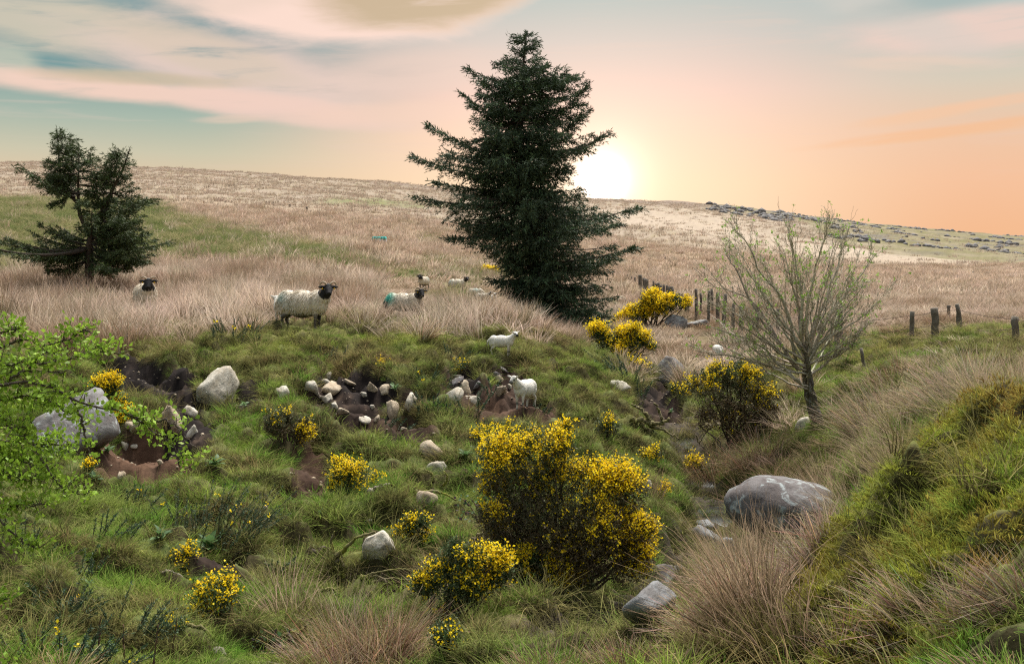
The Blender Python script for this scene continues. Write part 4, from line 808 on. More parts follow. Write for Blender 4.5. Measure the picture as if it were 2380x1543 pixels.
gorse(1322, 1372, 425, 372, 'largest gorse bush, yellow blossom above a brown twiggy middle beside the stream', 1.0, 0.5,
      [(-0.72, 0.88, 0.36, 0.17, 0.85), (-0.3, 0.86, 0.4, 0.13, 0.75), (0.05, 0.92, 0.25, 0.12, 0.6), (0.55, 0.66, 0.5, 0.14, 1.0), (0.2, 0.70, 0.4, 0.1, 0.6), (-0.85, 0.55, 0.2, 0.2, 0.6), (-0.2, 0.6, 0.5, 0.12, 0.22), (0.55, 0.36, 0.35, 0.13, 0.75), (0.85, 0.25, 0.25, 0.22, 0.75), (0.6, 0.2, 0.3, 0.12, 0.35), (0.2, 0.35, 0.6, 0.3, 0.07)],
      0.75, 0.75, seed=3, shape=[(-0.72, 0.80, 0.27), (-0.35, 0.84, 0.24), (-0.08, 0.88, 0.16), (0.0, 0.98, 0.08), (-0.55, 0.6, 0.32), (-0.15, 0.62, 0.34), (0.25, 0.66, 0.26), (0.55, 0.62, 0.27), (0.72, 0.56, 0.22), (-0.62, 0.34, 0.32), (-0.2, 0.34, 0.36), (0.25, 0.36, 0.36), (0.62, 0.32, 0.3), (0.82, 0.22, 0.2), (-0.45, 0.14, 0.3), (0.0, 0.14, 0.34), (0.45, 0.14, 0.32), (0.75, 0.12, 0.2), (-0.75, 0.18, 0.26), (-0.85, 0.42, 0.18), (-0.5, 0.05, 0.26), (-0.82, 0.6, 0.18), (0.85, 0.36, 0.14), (-0.88, 0.82, 0.12)])
RUSH_CLEAR += [(float(pick(u_, v_)[0]), float(pick(u_, v_)[1]), 0.42) for u_, v_ in ((1040, 1480), (1100, 1470), (1040, 1525), (1110, 1515), (980, 1500))]
gorse(1062, 1475, 268, 208, 'dark gorse in the middle foreground on one bent stem, flowers mostly on its right arm', 0.75, 0.2,
      [(0.75, 0.82, 0.35, 0.16, 1.0), (0.3, 0.82, 0.3, 0.14, 0.5), (0.0, 0.8, 0.3, 0.2, 0.45), (-0.5, 0.55, 0.3, 0.2, 0.45), (0.4, 0.5, 0.4, 0.2, 0.3), (-0.3, 0.3, 0.3, 0.2, 0.3)],
      0.25, 0.7, seed=5, shape=[(0.75, 0.80, 0.2), (0.5, 0.78, 0.2), (0.2, 0.8, 0.24), (-0.05, 0.85, 0.22), (-0.3, 0.6, 0.28), (-0.6, 0.45, 0.24), (0.2, 0.5, 0.3), (0.0, 0.4, 0.28), (0.55, 0.55, 0.24), (-0.2, 0.12, 0.2), (0.8, 0.6, 0.16)], base_shift=-0.35)
gorse(1050, 1535, 130, 80, 'low dark gorse regrowth with few flowers, at the bottom edge under the leaning gorse', 0.8, 0.12, None, 0.3, 0.8, 8, 6)
gorse(1282, 1392, 185, 118, 'compact gorse in full yellow flower in front of the largest gorse', 1.0, 0.5, [(-0.55, 0.75, 0.35, 0.35, 0.95), (0.0, 0.75, 0.5, 0.25, 0.9), (0.5, 0.45, 0.5, 0.25, 0.8)], 0.2, 0.7, seed=7,
      shape=[(-0.62, 0.75, 0.24), (-0.45, 0.92, 0.12), (-0.3, 0.55, 0.3), (0.05, 0.6, 0.3), (0.4, 0.55, 0.28), (0.7, 0.35, 0.24), (-0.5, 0.35, 0.3), (0.1, 0.3, 0.36), (0.9, 0.2, 0.14)])
gorse(1135, 1350, 100, 66, 'dense yellow-flowered gorse arm lying just left of the compact full-flower bush', 1.2, 0.85, None, 0.15, 0.7, 9, 9)
gorse(955, 1272, 112, 86, 'open gorse with scattered flowers right of the pale split root', 0.8, 0.42, None, 0.15, 0.7, 9, 11)
gorse(828, 1152, 136, 98, 'airy young gorse with upright yellow tips in mid slope, below the stone-studded cut', 0.45, 0.62, None, 0.05, 0.7, 11, 13)
gorse(664, 1040, 128, 88, 'brown old gorse with blossom only on its right half, hanging over the bare earth chute', 0.9, 0.3, [(0.75, 0.45, 0.3, 0.5, 0.8), (-0.2, 0.95, 0.6, 0.1, 0.5)], 0.8, 0.7, 11, 15)
gorse(416, 1332, 92, 70, 'small flowering gorse at the foot of the dark leafy foxglove, left foreground', 0.45, 0.6, None, 0.05, 0.7, 8, 17)
gorse(508, 1452, 132, 108, 'spreading young gorse with many flowers in the left foreground grass', 0.42, 0.6, None, 0.05, 0.7, 10, 19)
gorse(396, 1482, 84, 30, 'low sprig of gorse with a few flowers above the fallen grey stick', 0.45, 0.35, None, 0.05, 0.7, 6, 21)
gorse(262, 1003, 120, 128, 'bright flowering gorse right behind the hawthorn, next to the big grey slab', 1.0, 0.95, [(-0.45, 0.82, 0.6, 0.3, 1.0), (0.3, 0.22, 0.6, 0.3, 1.0), (0.0, 0.5, 0.5, 0.2, 0.6)], 0.1, 0.7, seed=23, shape=[(-0.6, 0.8, 0.3), (-0.2, 0.85, 0.32), (-0.3, 0.6, 0.3), (0.1, 0.45, 0.3), (0.3, 0.25, 0.34), (0.05, 0.15, 0.3), (-0.5, 0.55, 0.3)])
gorse(207, 1102, 32, 30, 'tiny flowering gorse sprig under the big grey slab', 1.0, 0.7, None, 0.05, 0.7, 5, 25)
gorse(1150, 1032, 130, 58, 'thin gorse with sparse flowers on the slope above the largest gorse', 0.45, 0.5, None, 0.1, 0.7, 10, 27)
gorse(1408, 1030, 76, 72, 'small brown gorse with few flowers on the green slope below the gully lip', 0.5, 0.16, [(0.3, 0.8, 0.3, 0.4, 0.4)], 0.4, 0.7, 9, 29)
gorse(1712, 1040, 232, 192, 'domed gorse with flowering top and bare woody underside left of the sapling\'s trunk', 0.7, 0.4, [(0.0, 0.9, 0.8, 0.13, 0.42), (-0.55, 0.8, 0.35, 0.13, 0.5), (0.6, 0.62, 0.35, 0.12, 0.22)], 1.0, 0.8, seed=31,
      shape=[(-0.6, 0.72, 0.3), (-0.25, 0.82, 0.3), (0.1, 0.86, 0.3), (0.4, 0.78, 0.28), (0.62, 0.62, 0.28), (0.0, 0.6, 0.38), (-0.35, 0.5, 0.34), (0.35, 0.48, 0.38), (-0.5, 0.3, 0.26), (0.0, 0.25, 0.4), (0.5, 0.25, 0.32), (0.75, 0.4, 0.2)])
gorse(1518, 772, 176, 86, 'long bank of brilliant yellow gorse beside the far fence posts', 1.3, 0.9, None, 0.1, 0.8, seed=33, dmin=22,
      shape=[(-0.8, 0.16, 0.22), (-0.6, 0.3, 0.22), (-0.4, 0.45, 0.24), (-0.2, 0.55, 0.24), (-0.05, 0.85, 0.2), (0.1, 0.9, 0.2), (0.15, 0.65, 0.24), (0.4, 0.72, 0.22), (0.65, 0.85, 0.14), (0.85, 0.75, 0.16), (-0.45, 0.2, 0.22), (-0.9, 0.06, 0.14)])
gorse(1448, 838, 168, 80, 'yellow gorse at the foot of the tall spruce on the gully edge', 1.2, 0.85, None, 0.2, 0.7, seed=35, dmin=16,
      shape=[(-0.7, 0.8, 0.24), (-0.5, 0.55, 0.28), (-0.25, 0.42, 0.26), (0.05, 0.7, 0.22), (0.3, 0.72, 0.24), (0.35, 0.95, 0.1), (0.6, 0.55, 0.22), (0.2, 0.35, 0.28), (0.85, 0.35, 0.12), (-0.05, 0.2, 0.2)])
gorse(1490, 868, 60, 44, 'small half-flowered gorse leaning over the dark gully cut', 0.8, 0.3, None, 0.5, 0.7, 8, 37, dmin=15)
gorse(1140, 636, 34, 18, 'distant yellow gorse clump left of the spruce, far up the pasture', 1.6, 1.0, None, 0.0, 0.8, 6, 39, dmin=40)
gorse(1615, 1108, 46, 56, 'small round gorse with yellow flowers amid dry rushes right of the largest gorse', 0.8, 0.5, None, 0.3, 0.7, 8, 41)
gorse(1544, 1160, 34, 44, 'little upright gorse with a yellow head between the largest gorse and the stream', 0.8, 0.6, None, 0.2, 0.7, 6, 43)
gorse(1522, 1082, 70, 50, 'thin straggling gorse with a few flowers behind the largest gorse', 0.35, 0.35, None, 0.3, 0.7, 8, 45)
gorse(1585, 918, 64, 36, 'low scattered gorse with tiny flowers in front of the grey mottled boulder', 0.5, 0.35, None, 0.3, 0.7, 8, 47, dmin=15)
gorse(1772, 965, 60, 60, 'sprawling thin gorse on the right flank of the domed gorse', 0.4, 0.35, None, 0.4, 0.7, 8, 49)
gorse(1062, 872, 80, 34, 'sparse gorse with a sprinkle of flowers above the right stone heap', 0.4, 0.2, None, 0.0, 0.7, 8, 51)
gorse(885, 858, 44, 14, 'thin strip of gorse flowers in the turf above the long peat cut', 0.5, 0.7, None, 0.0, 0.7, 5, 53)
# ---- young gorse without flowers: bottlebrush shoots
def shoots(u, vb, w, h, n, label, seed, dmin=3.0, lean=0.3, flower=0.0, thick=1.0, col=(0.055, 0.095, 0.052), name='young_gorse'):
    global rng
    keep = rng; rng = np.random.default_rng(seed + 500); g = pick(u, vb, dmin); d = g[1]; k = d / FOC; Wm, Hm = w * k / 2, h * k; e = max(1, d / 9)
    g = g + np3(0, Wm * 0.3, 0); g[2] = float(ground(np.array(g[0]), np.array(g[1])))
    root = thing(name, label, 'gorse plant', g); s = Soup(); st = Soup()
    ax = rng.uniform(-1, 1, n); B = np.stack([ax * Wm * 0.75, rng.uniform(-0.5, 0.5, n) * Wm, np.zeros(n)], 1); B[:, 2] = ground(B[:, 0] + g[0], B[:, 1] + g[1]) - g[2] - 0.01
    D = unit(np.stack([ax * 0.5 + lean, rng.normal(-0.1, 0.35, n), np.full(n, 1.0)], 1) + rng.normal(size=(n, 3)) * 0.25); L = Hm * rng.uniform(0.55, 1.1, n)
    for i in range(n):
        m = 60; t = np.sqrt(rng.uniform(0.02, 1, m)); curve = np3(0.12 * D[i, 0], 0, -0.05) * L[i]
        c = B[i] + D[i] * (L[i] * t)[:, None] + curve * (t ** 2)[:, None]
        dr_ = unit(D[i] * 0.9 + rng.normal(size=(m, 3)) * 0.7); ln = 0.036 * thick * (1.15 - 0.6 * t) * rng.uniform(0.7, 1.3, m)
        V, Q = spikes(c, dr_, ln, 0.0055 * e * thick); s.add(V, Q=Q, C=np.repeat(jit(col, m, 0.35), 4, 0))
        tt = np.linspace(0, 0.9, 5); V, T, Q = tube(B[i] + D[i] * (L[i] * tt)[:, None] + curve * (tt ** 2)[:, None], np.linspace(0.005, 0.002, 5) * thick, 4); st.add(V, T, Q, (0.09, 0.085, 0.045))
    obj('stems', st.mesh('stems', M_BARK), root, kind='stuff'); obj('foliage', s.mesh('foliage', M_NEEDLE), root, kind='stuff')
    if flower:
        m = int(n * flower); i = rng.integers(0, n, m); c = (B[i] + D[i] * (L[i] * rng.uniform(0.6, 1, m))[:, None])[:, None] + rng.normal(size=(m, 5, 3)) * 0.012; c = c.reshape(-1, 3)
        V, Q = spikes(c, rdir(len(c)) + np3(0, 0, 0.4), 0.02 * e, 0.016 * e, None, 0.55); q = Soup(); q.add(V, Q=Q, C=np.repeat(jit((0.95, 0.69, 0.018), len(c), 0.16), 4, 0)); obj('flowers', q.mesh('flowers', M_FLOWER), root, kind='stuff')
    rng = keep
shoots(486, 1282, 240, 150, 80, 'big dark green gorse thicket without bloom, above the foxgloves in the left foreground', 1, flower=0.12, lean=0.45)
shoots(70, 1540, 130, 110, 20, 'dark gorse shoots at the bottom left corner', 2, lean=0.3, flower=0.1)
shoots(190, 1545, 140, 120, 22, 'second group of bottlebrush gorse shoots along the bottom edge, right of the corner group', 3, lean=0.45, flower=0.1)
shoots(300, 1500, 130, 110, 18, 'gorse shoots by the dead brown dock stems at the bottom left', 4, lean=0.45)
shoots(120, 1440, 130, 100, 18, 'gorse shoots in grass right of the bare soil at the left edge', 5, lean=0.35, flower=0.1)
shoots(200, 1350, 150, 90, 16, 'blue-green gorse shoots below the drooping hawthorn tip', 6, lean=0.4)
shoots(255, 1265, 110, 80, 12, 'slanting gorse shoots on the grassy shelf left of the big dark thicket', 7, lean=0.7)
shoots(310, 1180, 90, 70, 10, 'gorse shoots rising along the lower edge of the brown earth slip', 8, lean=0.4, flower=0.2)
shoots(60, 1300, 90, 90, 10, 'gorse shoots under the lowest hawthorn branch at the left edge', 9, lean=0.3)
shoots(545, 812, 120, 50, 26, 'dark gorse tuft on the crest below the leftmost grazing ground, left of the standing sheep', 10, flower=0.15)
shoots(770, 850, 70, 42, 18, 'small dark gorse on the turf lip above the long peat cut', 11)
shoots(1062, 842, 66, 44, 16, 'spiky young gorse left of the upper lamb', 12)
shoots(1010, 890, 110, 46, 22, 'band of young gorse above the right stone heap', 13, flower=0.1)
shoots(1140, 935, 26, 60, 4, 'single tall bottlebrush gorse shoot beside the tall yellowish block', 14, lean=0.0, thick=1.4)
shoots(1098, 985, 44, 80, 6, 'tall gorse shoots below the right stone heap', 15, lean=0.0, thick=1.3)
shoots(1452, 880, 110, 78, 34, 'blue-green broom-like gorse on the gully lip, right of the flock\'s bank', 16, lean=-0.3, thick=1.2)
shoots(1255, 970, 40, 24, 6, 'short gorse shoot on bare earth beneath the lower lamb', 17)
shoots(905, 1010, 70, 44, 10, 'slanting gorse shoots under the tall ochre slab', 18, lean=0.7)
shoots(1010, 985, 120, 40, 22, 'dark young gorse mat on the slope right of the bright white stone', 19)
shoots(640, 1360, 80, 40, 10, 'thin feathery gorse in the grass left of the mossy forked branch', 20, lean=0.5)
# ---- foxglove-like rosettes: each leaf a part
leafV = []; nl = 6
for i in range(nl + 1):
    t = i / nl; wd = 0.20 * math.sin(math.pi * min(1, t * 0.92 + 0.08)) ** 0.8 * (1 - 0.15 * t); zc_ = 0.42 * t - 0.55 * t * t
    leafV += [(-wd, t * 0.95, zc_ + 0.04), (0, t * 0.95, zc_), (wd, t * 0.95, zc_ + 0.04)]
leafQ = []
for i in range(nl):
    q0 = i * 3; leafQ += [(q0, q0 + 1, q0 + 4, q0 + 3), (q0 + 1, q0 + 2, q0 + 5, q0 + 4)]
LEAF_ME = [raw_mesh('leaf', np.array(leafV), np.array(leafQ), M_LEAF, {'col': np.tile(np.array(c), (len(leafV), 1))}, True) for c in ((0.11, 0.20, 0.07), (0.14, 0.23, 0.09), (0.085, 0.15, 0.065))]
def rosette(u, vb, w, label, n=10, up=0.5, dmin=3.0):
    g = pick(u, vb, dmin); size = w * g[1] / FOC * 0.62
    r = thing('foxglove_plant', label, 'plant', g)
    for i in range(n):
        o = obj('leaf', LEAF_ME[i % 3], r); o.scale = (size * rng.uniform(0.8, 1.1),) * 3
        o.rotation_euler = (math.radians(up * 60 * (0.3 + 0.9 * (i / n))) + rng.normal(0, 0.12), rng.normal(0, 0.2), i * 2.4 + rng.normal(0, 0.2)); o.location = (0, 0, size * (0.05 + 0.28 * i / n))
rosette(372, 1262, 58, 'pale green foxglove rosette left of the big dark gorse thicket', 12, 0.9)
rosette(486, 1292, 84, 'largest foxglove rosette, under the dark gorse thicket above the bare root', 14, 0.9)
rosette(1082, 1086, 46, 'fresh green foxglove rosette left of the largest gorse', 12, 0.7)
rosette(918, 934, 34, 'grey-green foxglove leaves beside the square tan block', 7, 0.9)
rosette(740, 1012, 34, 'foxglove rosette on the slope below the forked dry root', 9, 0.7)
rosette(502, 1092, 50, 'foxglove rosette on the dark soil below the large pale boulder', 10, 0.7)
rosette(220, 1140, 42, 'foxglove rosette at the foot of the brown earth slip, under hawthorn leaves', 9, 0.8)
rosette(568, 950, 28, 'small foxglove at the right foot of the large pale boulder', 7, 0.8)
rosette(252, 1062, 34, 'glossy dark-leaved foxglove in the crack beside the big grey slab', 8, 1.0)
rosette(205, 1372, 30, 'small pale foxglove among gorse shoots in the left foreground', 7, 0.9)
rosette(745, 1200, 26, 'small foxglove in the grass right of the bare earth chute', 7, 0.8)
rosette(1560, 972, 22, 'fresh foxglove on the dark earth of the gully side', 7, 0.9)
# ---- bramble
def bramble(u, vb, w, h, n, label, seed):
    r_ = np.random.default_rng(seed); g = pick(u, vb); k = g[1] / FOC; root = thing('bramble', label, 'bramble', g); s = Soup(); b_ = Soup()
    for i in range(9):
        e = np3(r_.uniform(-0.5, 0.5) * w * k, r_.uniform(-0.3, 0.2) * w * k, r_.uniform(0.4, 1) * h * k); V, T, Q = tube(bez(np3(0, 0, -0.03), e * 0.5 + np3(0, 0, 0.3 * h * k), e, 8), 0.004, 4); b_.add(V, T, Q, (0.13, 0.07, 0.05))
    m = n; P = np.stack([r_.uniform(-0.5, 0.5, m) * w * k, r_.uniform(-0.35, 0.25, m) * w * k, r_.uniform(0.15, 1, m) * h * k], 1)
    V, Q = spikes(P, r_.normal(size=(m, 3)) + np3(0, -0.3, 0.0), r_.uniform(0.03, 0.055, m), 0.028, r_.normal(size=(m, 3)), 0.45)
    cc = np.where(r_.uniform(0, 1, (m, 1)) < 0.22, np3(0.05, 0.03, 0.04)[None], np3(0.055, 0.115, 0.045)[None]) * r_.uniform(0.7, 1.4, (m, 1)); s.add(V, Q=Q, C=np.repeat(cc, 4, 0))
    obj('stems', b_.mesh('stems', M_BARK), root); obj('leaves', s.mesh('leaves', M_LEAF), root, kind='stuff')
bramble(1190, 1265, 90, 75, 260, 'dark glossy bramble growing into the left side of the largest gorse', 1)
bramble(1125, 1250, 130, 90, 160, 'wiry bramble with small leaves between the sunken stone and the largest gorse', 2)
bramble(640, 1542, 90, 60, 110, 'light green bramble leaves at the bottom edge left of the rush tussock', 3)
# ================================================================== conifers
NEED = (0.050, 0.078, 0.042)
def conifer_branch(sf, sb, p0, p1, width, rise=0.0, dens=1.0, e=1.0, col=NEED, droop=0.25, r0=None):
    """woody axis from p0 to p1, side twigs with needles hanging from it"""
    p0 = np.asarray(p0, float); p1 = np.asarray(p1, float); Lb = np.linalg.norm(p1 - p0)
    if Lb < 0.05: return
    mid = (p0 + p1) / 2 + np3(0, 0, -droop * Lb * 0.35 + rise * Lb); n = max(5, int(Lb / 0.25)); path = bez(p0, mid, p1, n + 1)
    r0 = r0 or 0.012 + 0.012 * Lb; V, T, Q = tube(path, np.linspace(r0, 0.004, n + 1), 5); sb.add(V, T, Q, jit((0.055, 0.043, 0.034), 1, 0.2)[0])
    m = max(8, int(Lb * 23 * dens)); t = rng.uniform(0.10, 1.0, m) ** 0.8; idx = t * n; i0 = np.minimum(idx.astype(int), n - 1); f = (idx - i0)[:, None]
    B = path[i0] * (1 - f) + path[i0 + 1] * f; tg = unit(path[i0 + 1] - path[i0])
    lat = unit(np.cross(tg, np3(0, 0, 1.0)) + rng.normal(size=(m, 3)) * 0.15) * rng.choice([-1, 1], m)[:, None]
    Dt = unit(tg * 0.75 + lat * rng.uniform(0.4, 1.0, (m, 1)) + np3(0, 0, -1) * (rng.uniform(0.0, 0.6, (m, 1)) * droop * 2.2) + np3(0, 0, 1) * 0.12 * (t[:, None] > 0.8))
    Lt = width * (1.05 - 0.75 * t) * rng.uniform(0.5, 1.25, m) + 0.10
    q = 11; tt = rng.uniform(0.0, 1.0, (m, q)); c = B[:, None] + Dt[:, None] * (Lt[:, None] * tt)[..., None] - np3(0, 0, 1) * (0.18 * droop * 2 * Lt[:, None] * tt ** 2)[..., None]
    dn = unit(Dt[:, None] * 1.0 + rng.normal(size=(m, q, 3)) * 0.55 - np3(0, 0, 0.12)); ln = (0.10 + 0.07 * rng.uniform(0, 1, (m, q))) * e
    V, Q = spikes(c.reshape(-1, 3), dn.reshape(-1, 3), ln.ravel(), 0.026 * e, None, 0.4)
    cc = jit(col, m, 0.4); cc[rng.uniform(0, 1, m) < 0.22] *= np3(1.5, 1.55, 1.35)
    sf.add(V, Q=Q, C=np.repeat(np.repeat(cc, q, 0), 4, 0))
def needle_tip(sf, p, d, L, e=1.0, col=NEED):
    c = p + d * rng.uniform(0, L, (14, 1)); V, Q = spikes(c, d * 0.9 + rng.normal(size=(14, 3)) * 0.5, 0.12 * e, 0.025 * e); sf.add(V, Q=Q, C=np.repeat(jit(col, 14, 0.3), 4, 0))
DS = 34.0; base = at(1262, DS)
def PS(u, v, dy=0.0): return P3(u, v, DS) + np3(0, dy, 0)
spr = thing('spruce_tree', 'tall dark spruce standing alone in front of the low sun', 'tree', base)
axis = polyline([base - np3(0, 0, 0.3), PS(1243, 640), PS(1216, 480), PS(1206, 330), PS(1214, 190), PS(1222, 78)], 26)
V, T, Q = tube(axis, np.concatenate([np.linspace(0.26, 0.16, 8), np.linspace(0.15, 0.012, 18)]), 9); s = Soup(); s.add(V - base, T, Q, (0.06, 0.048, 0.038)); obj('trunk', s.mesh('trunk', M_BARK, smooth=True), spr)
LEXT = np.array([(78, 3), (100, 16), (120, 34), (140, 62), (170, 118), (190, 95), (235, 128), (262, 110), (300, 205), (330, 170), (372, 246), (400, 160), (440, 170), (466, 234), (500, 190), (520, 160), (556, 150), (590, 80), (620, 70), (650, 84), (690, 60), (720, 70), (780, 60)], float)
REXT = np.array([(78, 3), (100, 20), (125, 34), (150, 80), (175, 118), (205, 150), (225, 132), (262, 158), (300, 150), (322, 196), (350, 150), (375, 165), (400, 130), (440, 150), (470, 180), (492, 250), (520, 190), (545, 200), (578, 244), (600, 190), (640, 175), (690, 180), (740, 178), (785, 165)], float)
sf, sb = Soup(), Soup(); k = DS / FOC
v = 86.0
while v < 782:
    f = (v - 78) / 700; cx = float(np.interp((EYE + (CV - v) * k), axis[::1, 2], axis[::1, 0])); nbr = int(np.interp(f, [0, 0.1, 0.4, 1], [5, 9, 11, 13])); az0 = rng.uniform(0, 6.28)
    for i in range(nbr):
        a = az0 + 2 * math.pi * i / nbr + rng.normal(0, 0.2); ca = math.cos(a); vv = v + rng.uniform(-17, 17)
        el, er = np.interp(vv, LEXT[:, 0], LEXT[:, 1]), np.interp(vv, REXT[:, 0], REXT[:, 1]); sy = 0.5 * (el + er) * 0.85
        ext = math.hypot((er if ca > 0 else el) * ca, sy * math.sin(a)) * rng.choice([rng.uniform(0.35, 0.75), rng.uniform(0.75, 0.98)])
        L = ext * k
        tip = np3(cx, 0, EYE + (CV - vv) * k) + np3(ca * L, math.sin(a) * L, 0); tip[1] += DS
        up = np.interp(f, [0, 0.25, 0.55, 1.0], [-0.45, -0.15, 0.12, 0.05]) * L
        p0 = np3(cx, DS, tip[2] + up)
        conifer_branch(sf, sb, p0 - base, tip - base, 0.44 + 0.15 * L, 0.02, 0.9, 1.0, NEED, 0.25 if f < 0.3 else 0.6)
    v += np.interp(f, [0, 0.3, 1], [13, 19, 20])
# the long limbs that give the tree its outline
for (u0, v0, u1, v1, dy) in ((1205, 250, 1094, 168, -0.3), (1208, 300, 1078, 218, 0.2), (1206, 380, 1003, 298, -0.4), (1206, 420, 968, 370, -0.8), (1210, 470, 976, 464, -1.0), (1212, 440, 1010, 420, 0.5), (1222, 520, 1050, 556, -1.2), (1230, 500, 1080, 520, 0.4), (1206, 330, 1362, 206, -0.4), (1206, 370, 1366, 262, -0.6), (1208, 400, 1406, 318, -0.8), (1222, 520, 1472, 488, -1.0), (1226, 540, 1440, 520, 0.3), (1236, 610, 1468, 576, -1.2), (1240, 620, 1430, 600, 0.5), (1248, 680, 1410, 690, -1.4), (1250, 700, 1412, 760, -1.5), (1240, 640, 1148, 650, -1.2), (1218, 200, 1310, 178, -0.3), (1216, 190, 1340, 176, 0.2)):
    conifer_branch(sf, sb, PS(u0, v0) - base, PS(u1, v1, dy) - base, 0.75, 0.03, 1.5, 1.05, NEED, 0.35)
for i in range(26): conifer_branch(sf, sb, PS(1250 + rng.uniform(-10, 60), 690 + rng.uniform(-50, 80)) - base, PS(rng.uniform(1170, 1415), rng.uniform(690, 800), rng.uniform(-2.4, -0.6)) - base, 0.75, 0, 1.4, 1.05, NEED, 0.5)
for i in range(90):                                             # loose boughs between the whorls
    v_ = rng.uniform(150, 700); cx_ = float(np.interp(EYE + (CV - v_) * k, axis[:, 2], axis[:, 0])); a = rng.uniform(0, 2 * math.pi); ca = math.cos(a); el, er = np.interp(v_, LEXT[:, 0], LEXT[:, 1]), np.interp(v_, REXT[:, 0], REXT[:, 1])
    L = (er if ca > 0 else el) * k * rng.uniform(0.35, 0.85); z_ = EYE + (CV - v_) * k; conifer_branch(sf, sb, np3(cx_, DS, z_ + rng.uniform(-0.1, 0.5) * L) - base, np3(cx_ + ca * L, DS + math.sin(a) * L, z_ + rng.uniform(-0.35, 0.1)) - base, 0.5, 0.03, 1.2, 1.0, NEED, 0.55)
for i in range(10):                                             # dead twigs low on the left
    p0 = PS(1225, rng.uniform(600, 700)); p1 = PS(rng.uniform(1128, 1190), rng.uniform(620, 705), rng.uniform(-1, 0.5)); V, T, Q = tube(bez(p0 - base, (p0 + p1) / 2 - base + np3(0, 0, 0.2), p1 - base, 7), np.linspace(0.02, 0.006, 7), 4); sb.add(V, T, Q, (0.09, 0.07, 0.055))
needle_tip(sf, PS(1222, 110) - base, np3(0, 0, 1.0), 0.45)
obj('branches', sb.mesh('branches', M_BARK), spr); obj('crown', sf.mesh('crown', M_NEEDLE), spr, kind='stuff')
# ---- the small broken conifer on the left
DL = 32.0; bl = at(212, DL)
def PL(u, v, dy=0.0): return P3(u, v, DL) + np3(0, dy, 0)
GL = (0.050, 0.073, 0.026)
stn = thing('stunted_conifer', 'small broken conifer with several tops on the left pasture', 'tree', bl)
s = Soup()
for pts, r in (([bl - np3(0, 0, 0.2), PL(206, 590), PL(210, 545), PL(186, 500), PL(182, 440), PL(184, 342)], 0.14), ([PL(208, 560), PL(225, 520), PL(262, 440), PL(285, 395), PL(302, 345)], 0.09), ([PL(184, 475), PL(168, 460), PL(150, 445), PL(140, 400), PL(132, 300)], 0.06)):
    p = polyline(pts, 16); V, T, Q = tube(p - bl, np.linspace(r, 0.012, 16), 8); s.add(V, T, Q, (0.065, 0.05, 0.038))
obj('trunk', s.mesh('trunk', M_BARK, smooth=True), stn)
sf, sb = Soup(), Soup()
BR = []
for vv, l, r in ((308, 8, 10), (330, 14, 16), (350, 18, 24), (372, 26, 28), (392, 34, 22), (410, 40, 20), (425, 44, 10)): BR += [(140, vv + 8, 140 - l, vv + rng.uniform(-4, 10)), (140, vv + 10, 140 + r, vv + rng.uniform(-2, 12)), (142, vv + 6, 146 - l * 0.4, vv + 14)]
BR += [(184, 360, 165, 348), (184, 362, 203, 352), (184, 378, 160, 372), (184, 380, 222, 372), (184, 400, 150, 404), (184, 398, 250, 376), (184, 415, 232, 410), (184, 430, 250, 420), (184, 452, 110, 408), (170, 458, 95, 395), (150, 446, 92, 384), (160, 452, 130, 470), (165, 455, 150, 445), (184, 450, 236, 448), (186, 470, 240, 470)]
for vv, l, r in ((352, 8, 10), (372, 16, 22), (395, 30, 38), (415, 36, 30), (440, 50, 70), (460, 50, 92), (480, 60, 70), (505, 40, 110)): BR += [(288 - (vv - 352) * 0.25, vv + 8, 288 - (vv - 352) * 0.25 - l, vv + 6), (288 - (vv - 352) * 0.25, vv + 10, 288 - (vv - 352) * 0.2 + r * 0.75, vv), (286 - (vv - 352) * 0.25, vv + 5, 280 - (vv - 352) * 0.2, vv + 14)]
BR += [(215, 540, 345, 470), (220, 540, 362, 512), (215, 550, 368, 545), (215, 565, 372, 560), (212, 575, 360, 590), (214, 580, 330, 606), (212, 585, 282, 612), (208, 560, 130, 540), (206, 575, 72, 556), (206, 580, 45, 562), (206, 590, 60, 580), (206, 585, 100, 598), (206, 570, 110, 535), (214, 545, 280, 500), (212, 530, 250, 492), (210, 560, 180, 590), (212, 570, 240, 600), (212, 555, 300, 540), (212, 565, 320, 575), (208, 575, 90, 570), (215, 520, 190, 528), (210, 600, 310, 628), (208, 604, 110, 622), (210, 598, 262, 640), (208, 600, 160, 634), (210, 590, 345, 600), (208, 590, 80, 600), (212, 560, 330, 560), (212, 545, 340, 530)]
for (u0, v0, u1, v1) in BR:
    u0, u1 = 205 + (u0 - 205) * 0.9, 205 + (u1 - 205) * 0.86
    for rep in range(3):
        dy = rng.normal(0, 0.45) * (0.4 + abs(u1 - u0) / 60); j = rng.normal(0, 7, 2)
        conifer_branch(sf, sb, PL(u0, v0) - bl, PL(u1 + j[0] * 0.7, v1 + j[1], dy) - bl, 0.30, 0.03, 1.5, 0.75, GL, 0.5)
for tip in ((132, 300), (184, 342), (302, 345)): needle_tip(sf, PL(tip[0], tip[1] + 18) - bl, np3(0, 0, 1.0), 0.28, 0.8, GL)
obj('branches', sb.mesh('branches', M_BARK), stn); obj('crown', sf.mesh('crown', M_NEEDLE), stn, kind='stuff')
